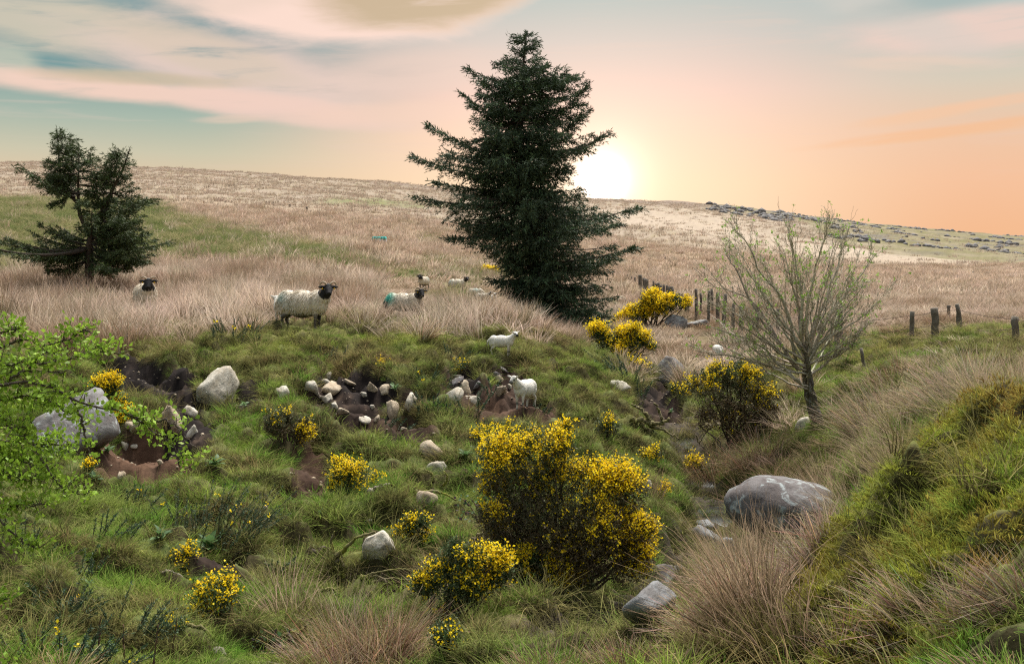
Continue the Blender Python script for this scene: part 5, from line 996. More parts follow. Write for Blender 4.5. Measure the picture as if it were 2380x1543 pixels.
# ================================================================== bare sapling coming into leaf
g0 = pick(1908, 985); DT = g0[1]; kT = DT / FOC
def PT(u, v, dy=0.0): return P3(u, v, DT) + np3(0, dy, 0)
RUSH_CLEAR += [(g0[0] - 0.05, g0[1] - 0.5, 0.55), (g0[0] - 0.2, g0[1] - 1.3, 0.6)]
sap = thing('sapling_tree', 'slender bare tree with mossy white-flecked trunk and first green leaf buds', 'tree', g0)
M_BIRCH = stone_mat('flecked_bark', (0.075, 0.055, 0.042), (0.13, 0.115, 0.06), (0.42, 0.40, 0.37), 0.46, 0.9, 14.0)
s = Soup()
for pts, r in (([g0 + np3(0.05, 0, -0.15), PT(1898, 955), PT(1888, 915), PT(1884, 880), PT(1876, 845), PT(1868, 800)], (0.062, 0.030)), ([g0 + np3(0.0, 0.05, -0.15), PT(1886, 950, 0.08), PT(1877, 905, 0.08), PT(1872, 862, 0.05), PT(1885, 800, 0.0)], (0.055, 0.026))):
    p = polyline(pts, 18); p += rng.normal(size=p.shape) * 0.006; V, T, Q = tube(p - g0, np.linspace(r[0], r[1], 18), 10); s.add(V, T, Q, (0.1, 0.08, 0.06))
obj('trunk', s.mesh('trunk', M_BIRCH, smooth=True), sap)
sb, sl_ = Soup(), Soup(); tips = []
def bark_c(): return jit((0.40, 0.36, 0.27), 1, 0.35)[0]
def limb(p0, p1, r0, r1, n, bow):
    mid = p0 * 0.55 + p1 * 0.45 + bow; path = bez(p0, mid, p1, n); path[1:-1] += rng.normal(size=(n - 2, 3)) * 0.014; V, T, Q = tube(path - g0, np.linspace(r0, r1, n), 5 if r0 > 0.01 else 4); sb.add(V, T, Q, bark_c()); return path
th = list(np.linspace(-70, 60, 34))
MAIN = [[(1865, 894), (1831, 866), (1805, 843), (1771, 805), (1718, 783), (1658, 760), (1618, 744)], [(1858, 868), (1816, 856), (1771, 849), (1718, 832), (1658, 824), (1622, 816)], [(1845, 850), (1794, 756), (1752, 692), (1681, 670), (1626, 620)], [(1850, 839), (1828, 711), (1771, 636), (1734, 561), (1703, 527)], [(1862, 787), (1858, 674), (1839, 598), (1820, 520)], [(1868, 780), (1884, 655), (1899, 580), (1925, 500)], [(1880, 824), (1922, 749), (1978, 692), (2034, 652)], [(1884, 812), (1952, 768), (1997, 738), (2066, 676)], [(1876, 800), (1930, 680), (1965, 590), (1990, 520)], [(1862, 860), (1790, 800), (1730, 740), (1650, 700)], [(1872, 830), (1940, 720), (2000, 640), (2030, 590)], [(1855, 860), (1770, 740), (1720, 640), (1690, 590)]]
for a in th + MAIN:
    if isinstance(a, list):
        dyy = rng.normal(0, 0.5); q_ = [PT(u_, v_, dyy * i_ / len(a)) for i_, (u_, v_) in enumerate(a)]; path = polyline(q_, 14); path[1:-1] += rng.normal(size=(12, 3)) * 0.012; o, e = path[0], path[-1]; Lm = np.linalg.norm(e - o); axis_d = unit(e - o)
        V, T, Q = tube(path - g0, np.linspace(0.026, 0.004, 14), 6); sb.add(V, T, Q, bark_c())
    else:
        path = None
    rep_ = 20 if path is not None else 12
    if path is None:
        a = a + rng.normal(0, 3); R = np.interp(a, [-78, -60, -40, -15, 5, 25, 45, 62], [235, 300, 345, 365, 372, 360, 270, 215]) * rng.uniform(0.55, 1.0)
        o = PT(1874 + rng.uniform(-6, 6), np.interp(abs(a), [0, 75], [812, 892]) + rng.uniform(-28, 22)); e = PT(1862 + R * math.sin(math.radians(a)), 862 - R * math.cos(math.radians(a)), rng.normal(0, 0.55))
        Lm = np.linalg.norm(e - o); path = limb(o, e, 0.017 + 0.004 * rng.uniform(), 0.0035, 14, np3(0.05 * math.sin(math.radians(a)), 0, -0.10 if abs(a) > 40 else 0.03) * Lm)
        axis_d = unit(e - o)
    for j in range(rep_):
        t = rng.uniform(0.25, 0.97); i = int(t * 13); b0 = path[i]; tg = unit(path[min(i + 1, 13)] - path[max(i - 1, 0)])
        d2 = unit(tg + rng.normal(size=3) * np3(0.42, 0.42, 0.3) + np3(0, 0, 0.25)); L2 = (0.42 * (1 - t) + 0.26) * rng.uniform(0.6, 1.2) * Lm * 0.55
        p2 = limb(b0, b0 + d2 * L2, 0.0052 * (1.15 - 0.5 * t), 0.0023, 8, np3(0, 0, -0.03) * L2)
        tips.append((p2[-1], d2))
        for q in range(4):
            i2 = rng.integers(2, 8); d3 = unit(d2 + rng.normal(size=3) * 0.5 + np3(0, 0, 0.3)); L3 = rng.uniform(0.08, 0.26); p3 = limb(p2[i2], p2[i2] + d3 * L3, 0.0028, 0.0018, 5, np3(0, 0, 0)); tips.append((p3[-1], d3))
    tips.append((path[-1], axis_d))
for p, d_ in tips:
    if rng.uniform() < 0.18:
        m = rng.integers(4, 8); V, Q = spikes(np.repeat(p[None] - g0, m, 0) + rng.normal(size=(m, 3)) * 0.012, d_ + rng.normal(size=(m, 3)) * 0.8, rng.uniform(0.028, 0.055, m), 0.020, None, 0.5); sl_.add(V, Q=Q, C=np.repeat(jit((0.24, 0.40, 0.06), m, 0.25), 4, 0))
obj('branches', sb.mesh('branches', M_BARK), sap); obj('leaves', sl_.mesh('leaves', M_LEAF), sap, kind='stuff')
# ================================================================== hawthorn reaching in from the left
DH = 4.7
def PH(u, v, dy=0.0): return P3(u, v, DH) + np3(0, dy, 0)
h0 = gp(-3.05, 4.6)
haw = thing('hawthorn_tree', 'hawthorn in fresh bright green leaf reaching in from the left edge', 'tree', h0)
s = Soup(); p = polyline([h0 - np3(0, 0, 0.2), h0 + np3(0.05, 0, 0.6), h0 + np3(0.15, 0.05, 1.2), h0 + np3(0.1, 0, 2.0)], 14); V, T, Q = tube(p - h0, np.linspace(0.09, 0.04, 14), 9); s.add(V, T, Q, (0.10, 0.085, 0.07)); obj('trunk', s.mesh('trunk', M_BARK, smooth=True), haw)
top = h0 + np3(0.15, 0.05, 1.1)
HB = [([(-120, 960), (0, 900), (71, 855), (126, 840), (184, 832), (208, 821), (292, 819)], 0.0, 1.0), ([(-120, 860), (0, 798), (47, 800), (79, 805), (132, 790), (163, 771), (190, 776)], 0.15, 0.9), ([(-120, 830), (-20, 775), (10, 768), (24, 766)], 0.1, 1.0),
 ([(-120, 900), (20, 890), (90, 886), (148, 905), (184, 927), (250, 944), (292, 953), (337, 977), (374, 1006), (411, 1037), (432, 1088)], -0.05, 0.95), ([(300, 956), (345, 975), (411, 978), (458, 1040)], -0.05, 0.6), ([(176, 925), (198, 980), (206, 1019), (219, 1069)], -0.03, 0.9),
 ([(-120, 1000), (20, 990), (66, 1019), (105, 1082), (148, 1135), (185, 1150), (208, 1142)], 0.0, 0.9), ([(-120, 950), (0, 930), (60, 930), (110, 950), (150, 975)], 0.1, 1.1), ([(-120, 1100), (-20, 1110), (40, 1120), (100, 1100)], 0.05, 1.2), ([(-120, 1040), (0, 1040), (60, 1050), (120, 1046)], 0.2, 1.2),
 ([(-120, 1130), (-10, 1150), (40, 1215), (80, 1246), (112, 1258)], -0.1, 1.0), ([(-120, 1180), (-20, 1195), (30, 1180), (90, 1188)], 0.1, 0.8), ([(-120, 1320), (-20, 1345), (20, 1368), (48, 1376)], -0.15, 1.0), ([(-120, 1470), (0, 1490), (60, 1500), (110, 1512)], -0.3, 0.5), ([(-120, 850), (0, 850), (60, 835), (110, 815)], 0.05, 1.0), ([(-120, 960), (10, 960), (60, 985), (90, 1020)], -0.1, 1.1), ([(-120, 900), (10, 872), (60, 868), (130, 872)], 0.1, 1.0), ([(-120, 1010), (-20, 1080), (30, 1090), (95, 1130)], 0.15, 1.2)]
sb, sl_ = Soup(), Soup()
for pts, dy, dn in HB:
    q = [PH(u, v_, dy) for u, v_ in pts]
    if pts[0][0] < 0: q = [top + (q[0] - top) * 0.25] + q
    p = polyline(q, 34); p[3:] += rng.normal(size=(31, 3)) * 0.004; V, T, Q = tube(p - h0, np.linspace(0.0075, 0.0018, 34), 5); sb.add(V, T, Q, (0.075, 0.06, 0.048))
    ln = np.concatenate([[0], np.cumsum(np.linalg.norm(np.diff(p, axis=0), axis=1))]); n = int(ln[-1] * 34 * dn * (2.4 if dn > 1.05 else 1.35))
    for L0 in rng.uniform(ln[8] if pts[0][0] < 0 else 0, ln[-1], n):
        c = np.array([np.interp(L0, ln, p[:, j]) for j in range(3)]); d_ = unit(rng.normal(size=3) + np3(0.2, 0, 0.35)); L2 = rng.uniform(0.02, 0.075) * (1.5 if rng.uniform() < 0.2 else 1); e = c + d_ * L2
        V, T, Q = tube(np.array([c, e]) - h0, (0.0022, 0.0012), 4, False); sb.add(V, T, Q, (0.09, 0.075, 0.05))
        m = rng.integers(6, 10); tt = rng.uniform(0.3, 1.1, (m, 1)); V, Q = spikes(c - h0 + d_ * L2 * tt + rng.normal(size=(m, 3)) * 0.012, rng.normal(size=(m, 3)) + d_ + np3(0, -0.1, 0.1), rng.uniform(0.016, 0.030, m), rng.uniform(0.013, 0.020, m), rng.normal(size=(m, 3)) + np3(0, 0, 1.2) * 0, 0.6)
        sl_.add(V, Q=Q, C=np.repeat(jit((0.25, 0.38, 0.045), m, 0.38), 4, 0))
obj('branches', sb.mesh('branches', M_BARK), haw); obj('leaves', sl_.mesh('leaves', M_LEAF), haw, kind='stuff')
# ================================================================== dead wood, stems, fences, trough
def wood(paths, label, radius, name='dead_branch', cat='dead branch', col=(0.16, 0.125, 0.085), moss=0.0, lift=0.0, dmin=3.0, group=None):
    """paths: list of surveyed polylines (u, v[, height above ground in metres]); the first point sits on the ground"""
    g = pick(*paths[0][0][:2], dmin); d = g[1]; s = Soup()
    for j, pth in enumerate(paths):
        pts = [P3(p[0], p[1], d + (p[2] if len(p) > 2 else 0.0)) for p in pth]; p = polyline(pts, 6 * len(pts)); gz = ground(p[:, 0], p[:, 1]) + radius * 0.5
        p[:, 2] = np.maximum(p[:, 2], gz) + lift; p += rng.normal(size=p.shape) * radius * 0.22
        n = len(p); r = radius * (1.0 if j == 0 else 0.7) * np.linspace(1, 0.4, n) * (1 + 0.2 * rng.normal(size=n)); V, T, Q = tube(p, np.maximum(r, radius * 0.15), 8)
        c = jit(col, len(V), 0.25)
        if moss: mk = np.clip(moss * 1.4 * (0.5 + perlin(V[:, 0] * 9 + 3, V[:, 2] * 9, 4)) + 0.2, 0, 1)[:, None]; c = c * (1 - mk) + np3(0.15, 0.15, 0.02) * mk
        s.add(V - g, T, Q, c)
    return obj(name, s.mesh(name, M_WOOD, smooth=True), None, g, label, cat, group)
wood([[(766, 1352), (780, 1312), (793, 1284), (827, 1252), (872, 1236)], [(781, 1306), (776, 1284), (770, 1256), (777, 1234)], [(795, 1346, -0.05), (797, 1318, -0.05), (794, 1290)], [(766, 1352), (752, 1385), (735, 1405)]], 'mossy forked branch standing up beside the smooth cream boulder', 0.026, moss=0.75)
wood([[(838, 1350), (859, 1339), (885, 1342), (919, 1367)], [(838, 1342), (870, 1332), (930, 1322), (975, 1330)], [(855, 1356), (900, 1345), (950, 1346)]], 'mossy dead branches arching over the rush tussock below the smooth cream boulder', 0.016, moss=0.4)
wood([[(366, 1344), (385, 1381), (409, 1402), (443, 1436)]], 'long thin grey stick lying down the left slope', 0.016, col=(0.22, 0.18, 0.14))
wood([[(395, 1475), (448, 1486), (497, 1496)]], 'dark fallen stick in the grass under the low gorse sprig', 0.020, col=(0.12, 0.095, 0.065), moss=0.3)
wood([[(858, 1156), (882, 1181), (906, 1209)], [(872, 1188), (885, 1180), (893, 1171)], [(880, 1182), (878, 1200), (895, 1220)]], 'pale split root below the airy young gorse', 0.028, 'root', 'root', (0.26, 0.22, 0.18))
wood([[(875, 1145), (892, 1150), (908, 1163), (925, 1172)]], 'mossy root curving right of the pale split root', 0.018, 'root', 'root', moss=0.6)
wood([[(729, 927), (745, 950), (753, 977), (761, 995)], [(742, 945), (748, 965), (742, 980)]], 'forked dry root hanging down the bank under the blocky cream stone', 0.030, 'root', 'root', (0.20, 0.165, 0.13), dmin=8)
wood([[(1468, 992), (1481, 977), (1507, 980), (1536, 984), (1556, 974)], [(1500, 981), (1520, 992), (1548, 1003), (1580, 1020)], [(1510, 982), (1500, 960), (1484, 948), (1468, 938)], [(1490, 982), (1500, 1000), (1505, 1012)], [(1540, 984), (1535, 960), (1520, 935)]], 'gnarled twisted log with bare roots on the gully side left of the domed gorse', 0.045, 'log', 'log', (0.17, 0.13, 0.09), 0.25, dmin=9)
wood([[(1083, 1278), (1125, 1246), (1152, 1206)], [(1090, 1258), (1120, 1240), (1150, 1226)]], 'thick leaning dead branch in the bramble left of the largest gorse', 0.034, moss=0.1)
wood([[(1000, 1130), (1008, 1115), (1002, 1100), (990, 1092)], [(1030, 1130), (1040, 1110), (1032, 1095)]], 'curled mossy root under the tilted diamond-shaped slab', 0.024, 'root', 'root', moss=0.6)
wood([[(965, 1152), (1000, 1142), (1035, 1148), (1060, 1162)]], 'mossy root arching behind the weathered sunken stone', 0.022, 'root', 'root', moss=0.7)
wood([[(720, 1318), (760, 1318), (785, 1316)]], 'short dark rotten stick in the grass left of the mossy forked branch', 0.022, col=(0.08, 0.06, 0.045))
wood([[(640, 1168), (660, 1166), (683, 1155)]], 'short black twig on the grass below the bare earth chute', 0.016, col=(0.05, 0.04, 0.035))
wood([[(595, 1155), (612, 1148), (625, 1160)]], 'dark twisted root stub left of the bare earth chute', 0.016, 'root', 'root', (0.06, 0.05, 0.04))
wood([[(502, 1522), (512, 1512), (520, 1535), (516, 1550)], [(500, 1516), (518, 1512)]], 'pale weathered stump at the bottom edge', 0.030, 'stump', 'stump', (0.30, 0.26, 0.22))
wood([[(490, 1280), (520, 1295), (545, 1310), (570, 1330)]], 'bare grey root sticking out under the largest foxglove rosette', 0.018, 'root', 'root', (0.14, 0.11, 0.085))
wood([[(640, 1500), (660, 1478), (690, 1470), (705, 1490)], [(690, 1472), (715, 1450)]], 'mossy curved dead branch at the bottom left of the rush tussock', 0.018, moss=0.7)
wood([[(735, 1388), (745, 1370), (765, 1385), (790, 1395)], [(735, 1392), (728, 1410), (740, 1430)], [(765, 1400), (745, 1420), (735, 1470), (720, 1530)]], 'tangled thin dead branch left of the foreground rush tussock', 0.013, moss=0.3, col=(0.22, 0.18, 0.12))
wood([[(1700, 1025), (1720, 1010), (1735, 985), (1750, 970)], [(1625, 1030), (1640, 1005), (1660, 990), (1690, 985)], [(1650, 1040), (1665, 1020), (1690, 1005)], [(1618, 1010), (1625, 1030), (1640, 1045)]], 'twisted pale stems sprawling at the foot of the domed gorse', 0.020, col=(0.16, 0.125, 0.085), moss=0.15, dmin=9)
wood([[(1270, 1370), (1300, 1345), (1325, 1330)]], 'dead stick under the largest gorse', 0.014)
for i, (pth, lab) in enumerate([([(432, 1560), (436, 1500), (434, 1440)], 'tallest dead brown dock stem in the left foreground'), ([(500, 1570), (508, 1500), (516, 1440)], 'dead dock stem right of the tallest one'), ([(545, 1540), (552, 1480), (560, 1425)], 'thin dead dock stem nearest the spreading flowering gorse'), ([(285, 1560), (290, 1490), (294, 1430)], 'thin dead stem among the bottom left gorse shoots')]):
    pth = [(u - 148, v + 10) if i < 3 else (u - 60, v) for u, v in pth]
    wood([pth], lab, 0.007, 'dock_plant', 'plant', (0.12, 0.07, 0.045))
# ---- fences: posts and wires
M_POST = stone_mat('weathered_post', (0.12, 0.10, 0.08), (0.19, 0.165, 0.135), (0.33, 0.34, 0.25), 0.36, 0.95, 9.0)
def post_mesh(h, r, lean, seed):
    r_ = np.random.default_rng(seed); n = 8; z = np.linspace(-0.25, h, n); p = np.stack([lean[0] * z + r_.normal(0, 0.006, n), lean[1] * z + r_.normal(0, 0.006, n), z], 1)
    V, T, Q = tube(p, r * (1 + 0.08 * r_.normal(size=n)), 8); V[-2, 2] += 0.01; return raw_mesh('post', V, [T, Q], M_POST, None, False)
def fence(label, posts, wires, name='wire_fence', group=None):
    o = at(posts[0][0], posts[0][1]); f = thing(name, label, 'fence', o, group); tops = []
    for i, (u, d, vt, r, lx) in enumerate(posts):
        g = at(u, d); top = EYE + (CV - vt) / FOC * d; h = max(0.35, top - g[2])
        obj('post', post_mesh(h, r, (lx, rng.normal(0, 0.02)), int(u * 3 + d)), f, g - o); tops.append((g + np3(lx * h, 0, h), h))
    s = Soup()
    for fr in wires:
        for (a, ha), (c, hc) in zip(tops[:-1], tops[1:]):
            p0 = a - np3(0, 0, ha * fr); p1 = c - np3(0, 0, hc * fr); sag = 0.03 * np.linalg.norm(p1 - p0) * 0.6
            V, T, Q = tube(bez(p0, (p0 + p1) / 2 - np3(0, 0, sag), p1, 8) - o + np3(0, -0.05, 0), 0.005, 4, False); s.add(V, T, Q, (0.09, 0.06, 0.045))
    if wires: obj('wire', s.mesh('wire', M_WOOD), f)
fence('sagging wire fence with lichen-spotted posts on the right, ending at the picture edge', [(1945, 24.5, 742, 0.055, 0.0), (2118, 22.5, 724, 0.05, 0.03), (2174, 21.0, 716, 0.075, -0.03), (2236, 21.5, 707, 0.052, -0.10), (2360, 17.8, 744, 0.06, -0.02), (2560, 15.5, 760, 0.06, 0.0)], (0.12, 0.55))
fence('row of old fence posts beyond the bare sapling, starting at the yellow gorse', [(1618, 38, 672, 0.055, 0.0), (1629, 40, 681, 0.04, 0.0), (1646, 36, 676, 0.05, 0.03), (1657, 39, 671, 0.04, -0.04), (1668, 35, 680, 0.07, 0.0), (1680, 33, 683, 0.06, 0.08), (1702, 32, 706, 0.05, 0.05), (1722, 31, 712, 0.06, 0.0), (1760, 30, 712, 0.05, 0.0), (1808, 29, 718, 0.05, 0.0), (1860, 27.5, 726, 0.055, 0.02), (1905, 26, 735, 0.055, 0.0), (1950, 25.2, 705, 0.09, 0.0)], (0.2, 0.6))
fence('closely set stub posts behind the long bank of yellow gorse', [(1519, 52, 653, 0.05, 0), (1527, 50, 659, 0.09, 0), (1531, 49, 657, 0.07, 0), (1536, 48, 662, 0.06, 0), (1543, 47, 662, 0.05, 0), (1549, 46, 663, 0.05, 0.04), (1554, 45, 666, 0.05, 0), (1560, 44, 666, 0.08, 0), (1564, 43, 671, 0.05, 0), (1594, 42, 683, 0.05, 0), (1600, 41, 688, 0.04, 0)], (0.25,))
fence('far fence posts right of the spruce leading down the slope to the stub posts', [(1429, 72, 636, 0.05, 0.05), (1442, 70, 635, 0.05, 0.0), (1459, 66, 640, 0.05, 0.0), (1468, 64, 643, 0.05, 0.0), (1476, 62, 644, 0.05, 0.0), (1488, 58, 639, 0.10, 0.0), (1492, 58, 646, 0.07, -0.2), (1496, 56, 646, 0.06, 0.0), (1499, 55, 647, 0.06, 0.05), (1504, 54, 649, 0.06, 0.0)], (0.25,))
fence('tiny fence posts crossing the far left pasture above the green meadow', [(619, 150, 487, 0.12, 0), (635, 148, 491, 0.10, 0), (673, 135, 496, 0.12, 0), (713, 130, 500, 0.13, 0), (722, 124, 510, 0.14, 0), (731, 122, 511, 0.14, 0), (738, 121, 512, 0.14, 0), (742, 119, 508, 0.1, 0), (753, 117, 506, 0.1, 0), (765, 116, 504, 0.16, 0), (771, 116, 504, 0.1, 0), (816, 118, 520, 0.12, 0)], ())
fence('scattered tiny fence posts across the far right plain', [(1546, 95, 605, 0.09, 0), (1568, 95, 611, 0.09, 0), (1618, 94, 613, 0.08, 0), (2058, 105, 633, 0.09, 0), (2082, 104, 636, 0.09, 0), (2114, 103, 640, 0.09, 0), (2146, 102, 642, 0.08, 0), (2173, 101, 645, 0.08, 0), (2225, 100, 651, 0.08, 0), (2262, 98, 657, 0.1, 0), (2295, 97, 662, 0.1, 0)], ())
tie = at(2205, 30.0); sp_ = obj('fence_post', post_mesh(0.45, 0.05, (0.0, 0), 9), None, tie, 'short grey post standing alone behind the right-hand wire fence', 'post')
g = at(2058, 17.5); obj('fence_post', post_mesh(0.45, 0.03, (-0.12, 0), 12), None, pick(2010, 872, 9) , 'broken thin stake leaning in the rushes on the right bank', 'post')
# ---- turquoise feed trough in the pasture
gt = pick(882, 566, 40); kt = gt[1] / FOC; L_, H_, D_ = 33 * kt, 15 * kt, 0.55
tr = thing('feed_trough', 'turquoise-topped feed trough in the pasture rushes', 'trough', gt)
def box_prism(x0, x1, x0t, x1t, y0, y1, z0, z1):
    V = np.array([(x0, y0, z0), (x1, y0, z0), (x1, y1, z0), (x0, y1, z0), (x0t, y0, z1), (x1t, y0, z1), (x1t, y1, z1), (x0t, y1, z1)], float); return V, np.array([(0, 3, 2, 1), (4, 5, 6, 7), (0, 1, 5, 4), (1, 2, 6, 5), (2, 3, 7, 6), (3, 0, 4, 7)])
V, Q = box_prism(-L_ * 0.52, L_ * 0.54, -L_ * 0.5, L_ * 0.5, -0.3, 0.3, 0.0, H_ * 0.55); s = Soup(); s.add(V, Q=Q, C=(0.42, 0.38, 0.44)); obj('body', s.mesh('body', M_SKIN), tr)
V, Q = box_prism(-L_ * 0.5, L_ * 0.5, -L_ * 0.46, L_ * 0.44, -0.34, 0.34, H_ * 0.55, H_); s = Soup(); s.add(V, Q=Q, C=(0.02, 0.42, 0.40))
for i in range(9):
    x_ = -L_ * 0.44 + i * L_ * 0.105; V, Q = box_prism(x_, x_ + 0.03, x_, x_ + 0.03, -0.36, 0.36, H_ * 0.55, H_ * 1.05); s.add(V, Q=Q, C=(0.02, 0.36, 0.34))
obj('lid', s.mesh('lid', M_SKIN), tr)
# ================================================================== sheep and lambs
def ellipsoid(c, r, R=None):
    V, F = ico(3); P = V * np.asarray(r, float)
    if R is not None: P = P @ np.asarray(R).T
    return P + np.asarray(c, float), F
def chain(pts, rad, k=10):
    V, T, Q = tube(polyline(pts, 4 * len(pts)), np.interp(np.linspace(0, 1, 4 * len(pts)), np.linspace(0, 1, len(pts)), rad), k); return V, np.concatenate([T, Q[:, [0, 1, 2]], Q[:, [0, 2, 3]]])
def rotz(a): c, s = math.cos(a), math.sin(a); return np.array([[c, -s, 0], [s, c, 0], [0, 0, 1.0]])
def fuse(name, parts, voxel, smooth):
    """one continuous skin over the body shapes"""
    V = []; F = []; n = 0
    for v, f in parts: V.append(v); F.append(f + n); n += len(v)
    me = raw_mesh(name, np.concatenate(V), np.concatenate(F)); o = bpy.data.objects.new(name, me); COL.objects.link(o)
    m = o.modifiers.new('r', 'REMESH'); m.mode = 'VOXEL'; m.voxel_size = voxel; m.use_smooth_shade = True
    m = o.modifiers.new('s', 'SMOOTH'); m.iterations = smooth; m.factor = 0.5
    dg = bpy.context.evaluated_depsgraph_get(); ev = o.evaluated_get(dg); out = bpy.data.meshes.new_from_object(ev, depsgraph=dg)
    bpy.data.objects.remove(o); bpy.data.meshes.remove(me); out.name = name; return out
def make_sheep(label, u, v, size_px, yaw, head_yaw=0.0, head_pitch=-0.35, d=None, dmin=14, lamb=False, dye=None, dark=1.0, horns=True, scale=None, graze=False, legs_pose=None, rump_dark=0.0, name=None, lift=0.0, seed=1, fluff=1.0, base_tone=1.0, clear=0):
    """u, v: point on the ground under the middle of the body; yaw 0 = facing right, -90 deg = facing the viewer"""
    global rng
    keep = rng; rng = np.random.default_rng(seed + 900)
    g = pick(u, v, dmin) if d is None else at(u, d); g = g + np3(0, 0, lift)
    sc_ = scale if scale else size_px * g[1] / FOC / (0.78 if not lamb else 0.74)       # size_px: surveyed height of the back
    bw = 0.90 if lamb else 1.0; lg = 1.12 if lamb else 1.0; zc = 0.50 * lg
    P = []
    P += [ellipsoid((-0.34, 0, zc + 0.02), (0.25 * bw, 0.215 * bw, 0.245 * bw)), ellipsoid((-0.02, 0, zc - 0.01 * (not lamb)), (0.40, 0.25 * bw, 0.275 * bw)), ellipsoid((0.31, 0, zc + 0.01), (0.24 * bw, 0.205 * bw, 0.25 * bw)), ellipsoid((-0.42, 0, zc - 0.08), (0.15 * bw, 0.18 * bw, 0.18 * bw))]
    hz = zc + (0.30 if not graze else -0.16); hx = 0.62 if not graze else 0.72
    ny = 0.10 * math.sin(head_yaw); hb = np3(hx - 0.06 * (1 - math.cos(head_yaw)), ny, hz)
    P += [chain([(0.34, 0, zc + 0.06), (0.46, ny * 0.3, zc + (0.14 if not graze else 0.0)), hb - np3(0.03, 0, 0.03)], [0.20 * bw, 0.165 * bw, 0.09 * (1.05 if lamb else 1)])]
    hp = head_pitch if not graze else -1.1
    hd = np3(math.cos(head_yaw) * math.cos(hp), math.sin(head_yaw) * math.cos(hp), math.sin(hp)); hl = 0.21 if not lamb else 0.19
    up = unit(np3(-math.cos(head_yaw) * math.sin(hp), -math.sin(head_yaw) * math.sin(hp), math.cos(hp))); sd_ = np.cross(up, hd)
    hs = 1.12 if not lamb else 1.15
    P += [chain([hb - hd * 0.03, hb + hd * hl * 0.35, hb + hd * hl * 0.75, hb + hd * hl], [0.082 * hs, 0.080 * hs, 0.056 * hs, 0.046 * hs]), ellipsoid(hb + up * 0.025, (0.075 * hs, 0.075 * hs, 0.07 * hs)), ellipsoid(hb + hd * hl * 0.62 - up * 0.035, (0.05, 0.05, 0.045))]
    for q in (-1, 1):                                            # ears
        e0 = hb + sd_ * q * 0.06 * hs + up * 0.03; P += [chain([e0, e0 + sd_ * q * 0.07 * hs + up * (0.0 if not lamb else 0.045), e0 + sd_ * q * 0.14 * hs + up * (-0.005 if not lamb else 0.08)], [0.026, 0.034, 0.008])]
    lp = legs_pose or {}
    for nm_, x0, q in (('fl', 0.30, 1), ('fr', 0.30, -1)):
        sx, sz = lp.get(nm_, (0, 0)); y0 = 0.105 * bw * q
        P += [chain([(x0, y0, zc - 0.06), (x0 + 0.01 + sx * 0.4, y0, 0.27 * lg + sz * 0.6), (x0 + sx * 0.8, y0, 0.13 * lg + sz * 0.9), (x0 + sx, y0, 0.045 + sz), (x0 + 0.02 + sx, y0, 0.0 + sz)], [0.085 * bw, 0.046, 0.033, 0.028, 0.036])]
    for nm_, x0, q in (('hl', -0.36, 1), ('hr', -0.36, -1)):
        sx, sz = lp.get(nm_, (0, 0)); y0 = 0.115 * bw * q
        P += [chain([(x0, y0, zc - 0.05), (x0 + 0.05 + sx * 0.2, y0, 0.34 * lg + sz * 0.3), (x0 - 0.09 + sx * 0.7, y0, 0.22 * lg + sz * 0.7), (x0 - 0.05 + sx * 0.9, y0, 0.10 * lg + sz), (x0 - 0.045 + sx, y0, 0.04 + sz), (x0 - 0.02 + sx, y0, 0.0 + sz)], [0.125 * bw, 0.065, 0.038, 0.029, 0.028, 0.036])]
    P += [chain([(-0.56 * (0.94 if lamb else 1), 0, zc + 0.08), (-0.61, 0, zc - 0.03), (-0.61, 0, zc - 0.16)], [0.05, 0.045, 0.03])]
    me = fuse('body', P, 0.0135, 3); V = np.empty(len(me.vertices) * 3, np.float32); me.vertices.foreach_get('co', V); V = V.reshape(-1, 3).astype(float); N = np.empty(len(V) * 3, np.float32); me.vertices.foreach_get('normal', N); N = N.reshape(-1, 3).astype(float)
    # coat pattern
    wool = np3(0.60, 0.535, 0.435) if not lamb else np3(0.66, 0.63, 0.57); wool = wool * base_tone
    nz = noise3(V, 6.0, seed + 3) + 0.6 * noise3(V, 17.0, seed + 8)
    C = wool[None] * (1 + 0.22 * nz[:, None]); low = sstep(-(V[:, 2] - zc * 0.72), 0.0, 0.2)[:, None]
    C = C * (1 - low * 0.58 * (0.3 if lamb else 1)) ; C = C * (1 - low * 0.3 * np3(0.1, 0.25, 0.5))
    dh = np.linalg.norm(V - (hb + hd * hl * 0.5), axis=1); along = (V - hb) @ hd
    head = sstep(-np.maximum(dh - 0.155 * hs, -(along + 0.065) * 1.0), -0.02, 0.02)
    ear = sstep(np.abs((V - hb) @ sd_), 0.075, 0.09) * (np.linalg.norm(V - hb, axis=1) < 0.24); head = np.maximum(head, ear)
    leg = sstep(-(V[:, 2] - (0.31 if not lamb else 0.2)), -0.03, 0.03)
    if not lamb:
        bl_ = np3(0.014, 0.013, 0.014); C = C * (1 - (head * dark)[:, None]) + bl_ * (head * dark)[:, None]
        lm = leg * np.clip(0.8 + 1.0 * noise3(V, 9.0, seed + 5), 0.2, 1); C = C * (1 - lm[:, None]) + bl_ * 1.2 * lm[:, None]
    else:
        face = head * sstep(along, hl * 0.62, hl * 0.8); eye = np.zeros(len(V))
        for q in (-1, 1): eye = np.maximum(eye, sstep(-np.linalg.norm(V - (hb + hd * hl * 0.42 + sd_ * q * 0.062 * hs + up * 0.03), axis=1), -0.05, -0.025))
        mk = np.clip(np.maximum(face, eye * 0.9) * dark, 0, 1); C = C * (1 - mk[:, None]) + np3(0.03, 0.028, 0.03) * mk[:, None]
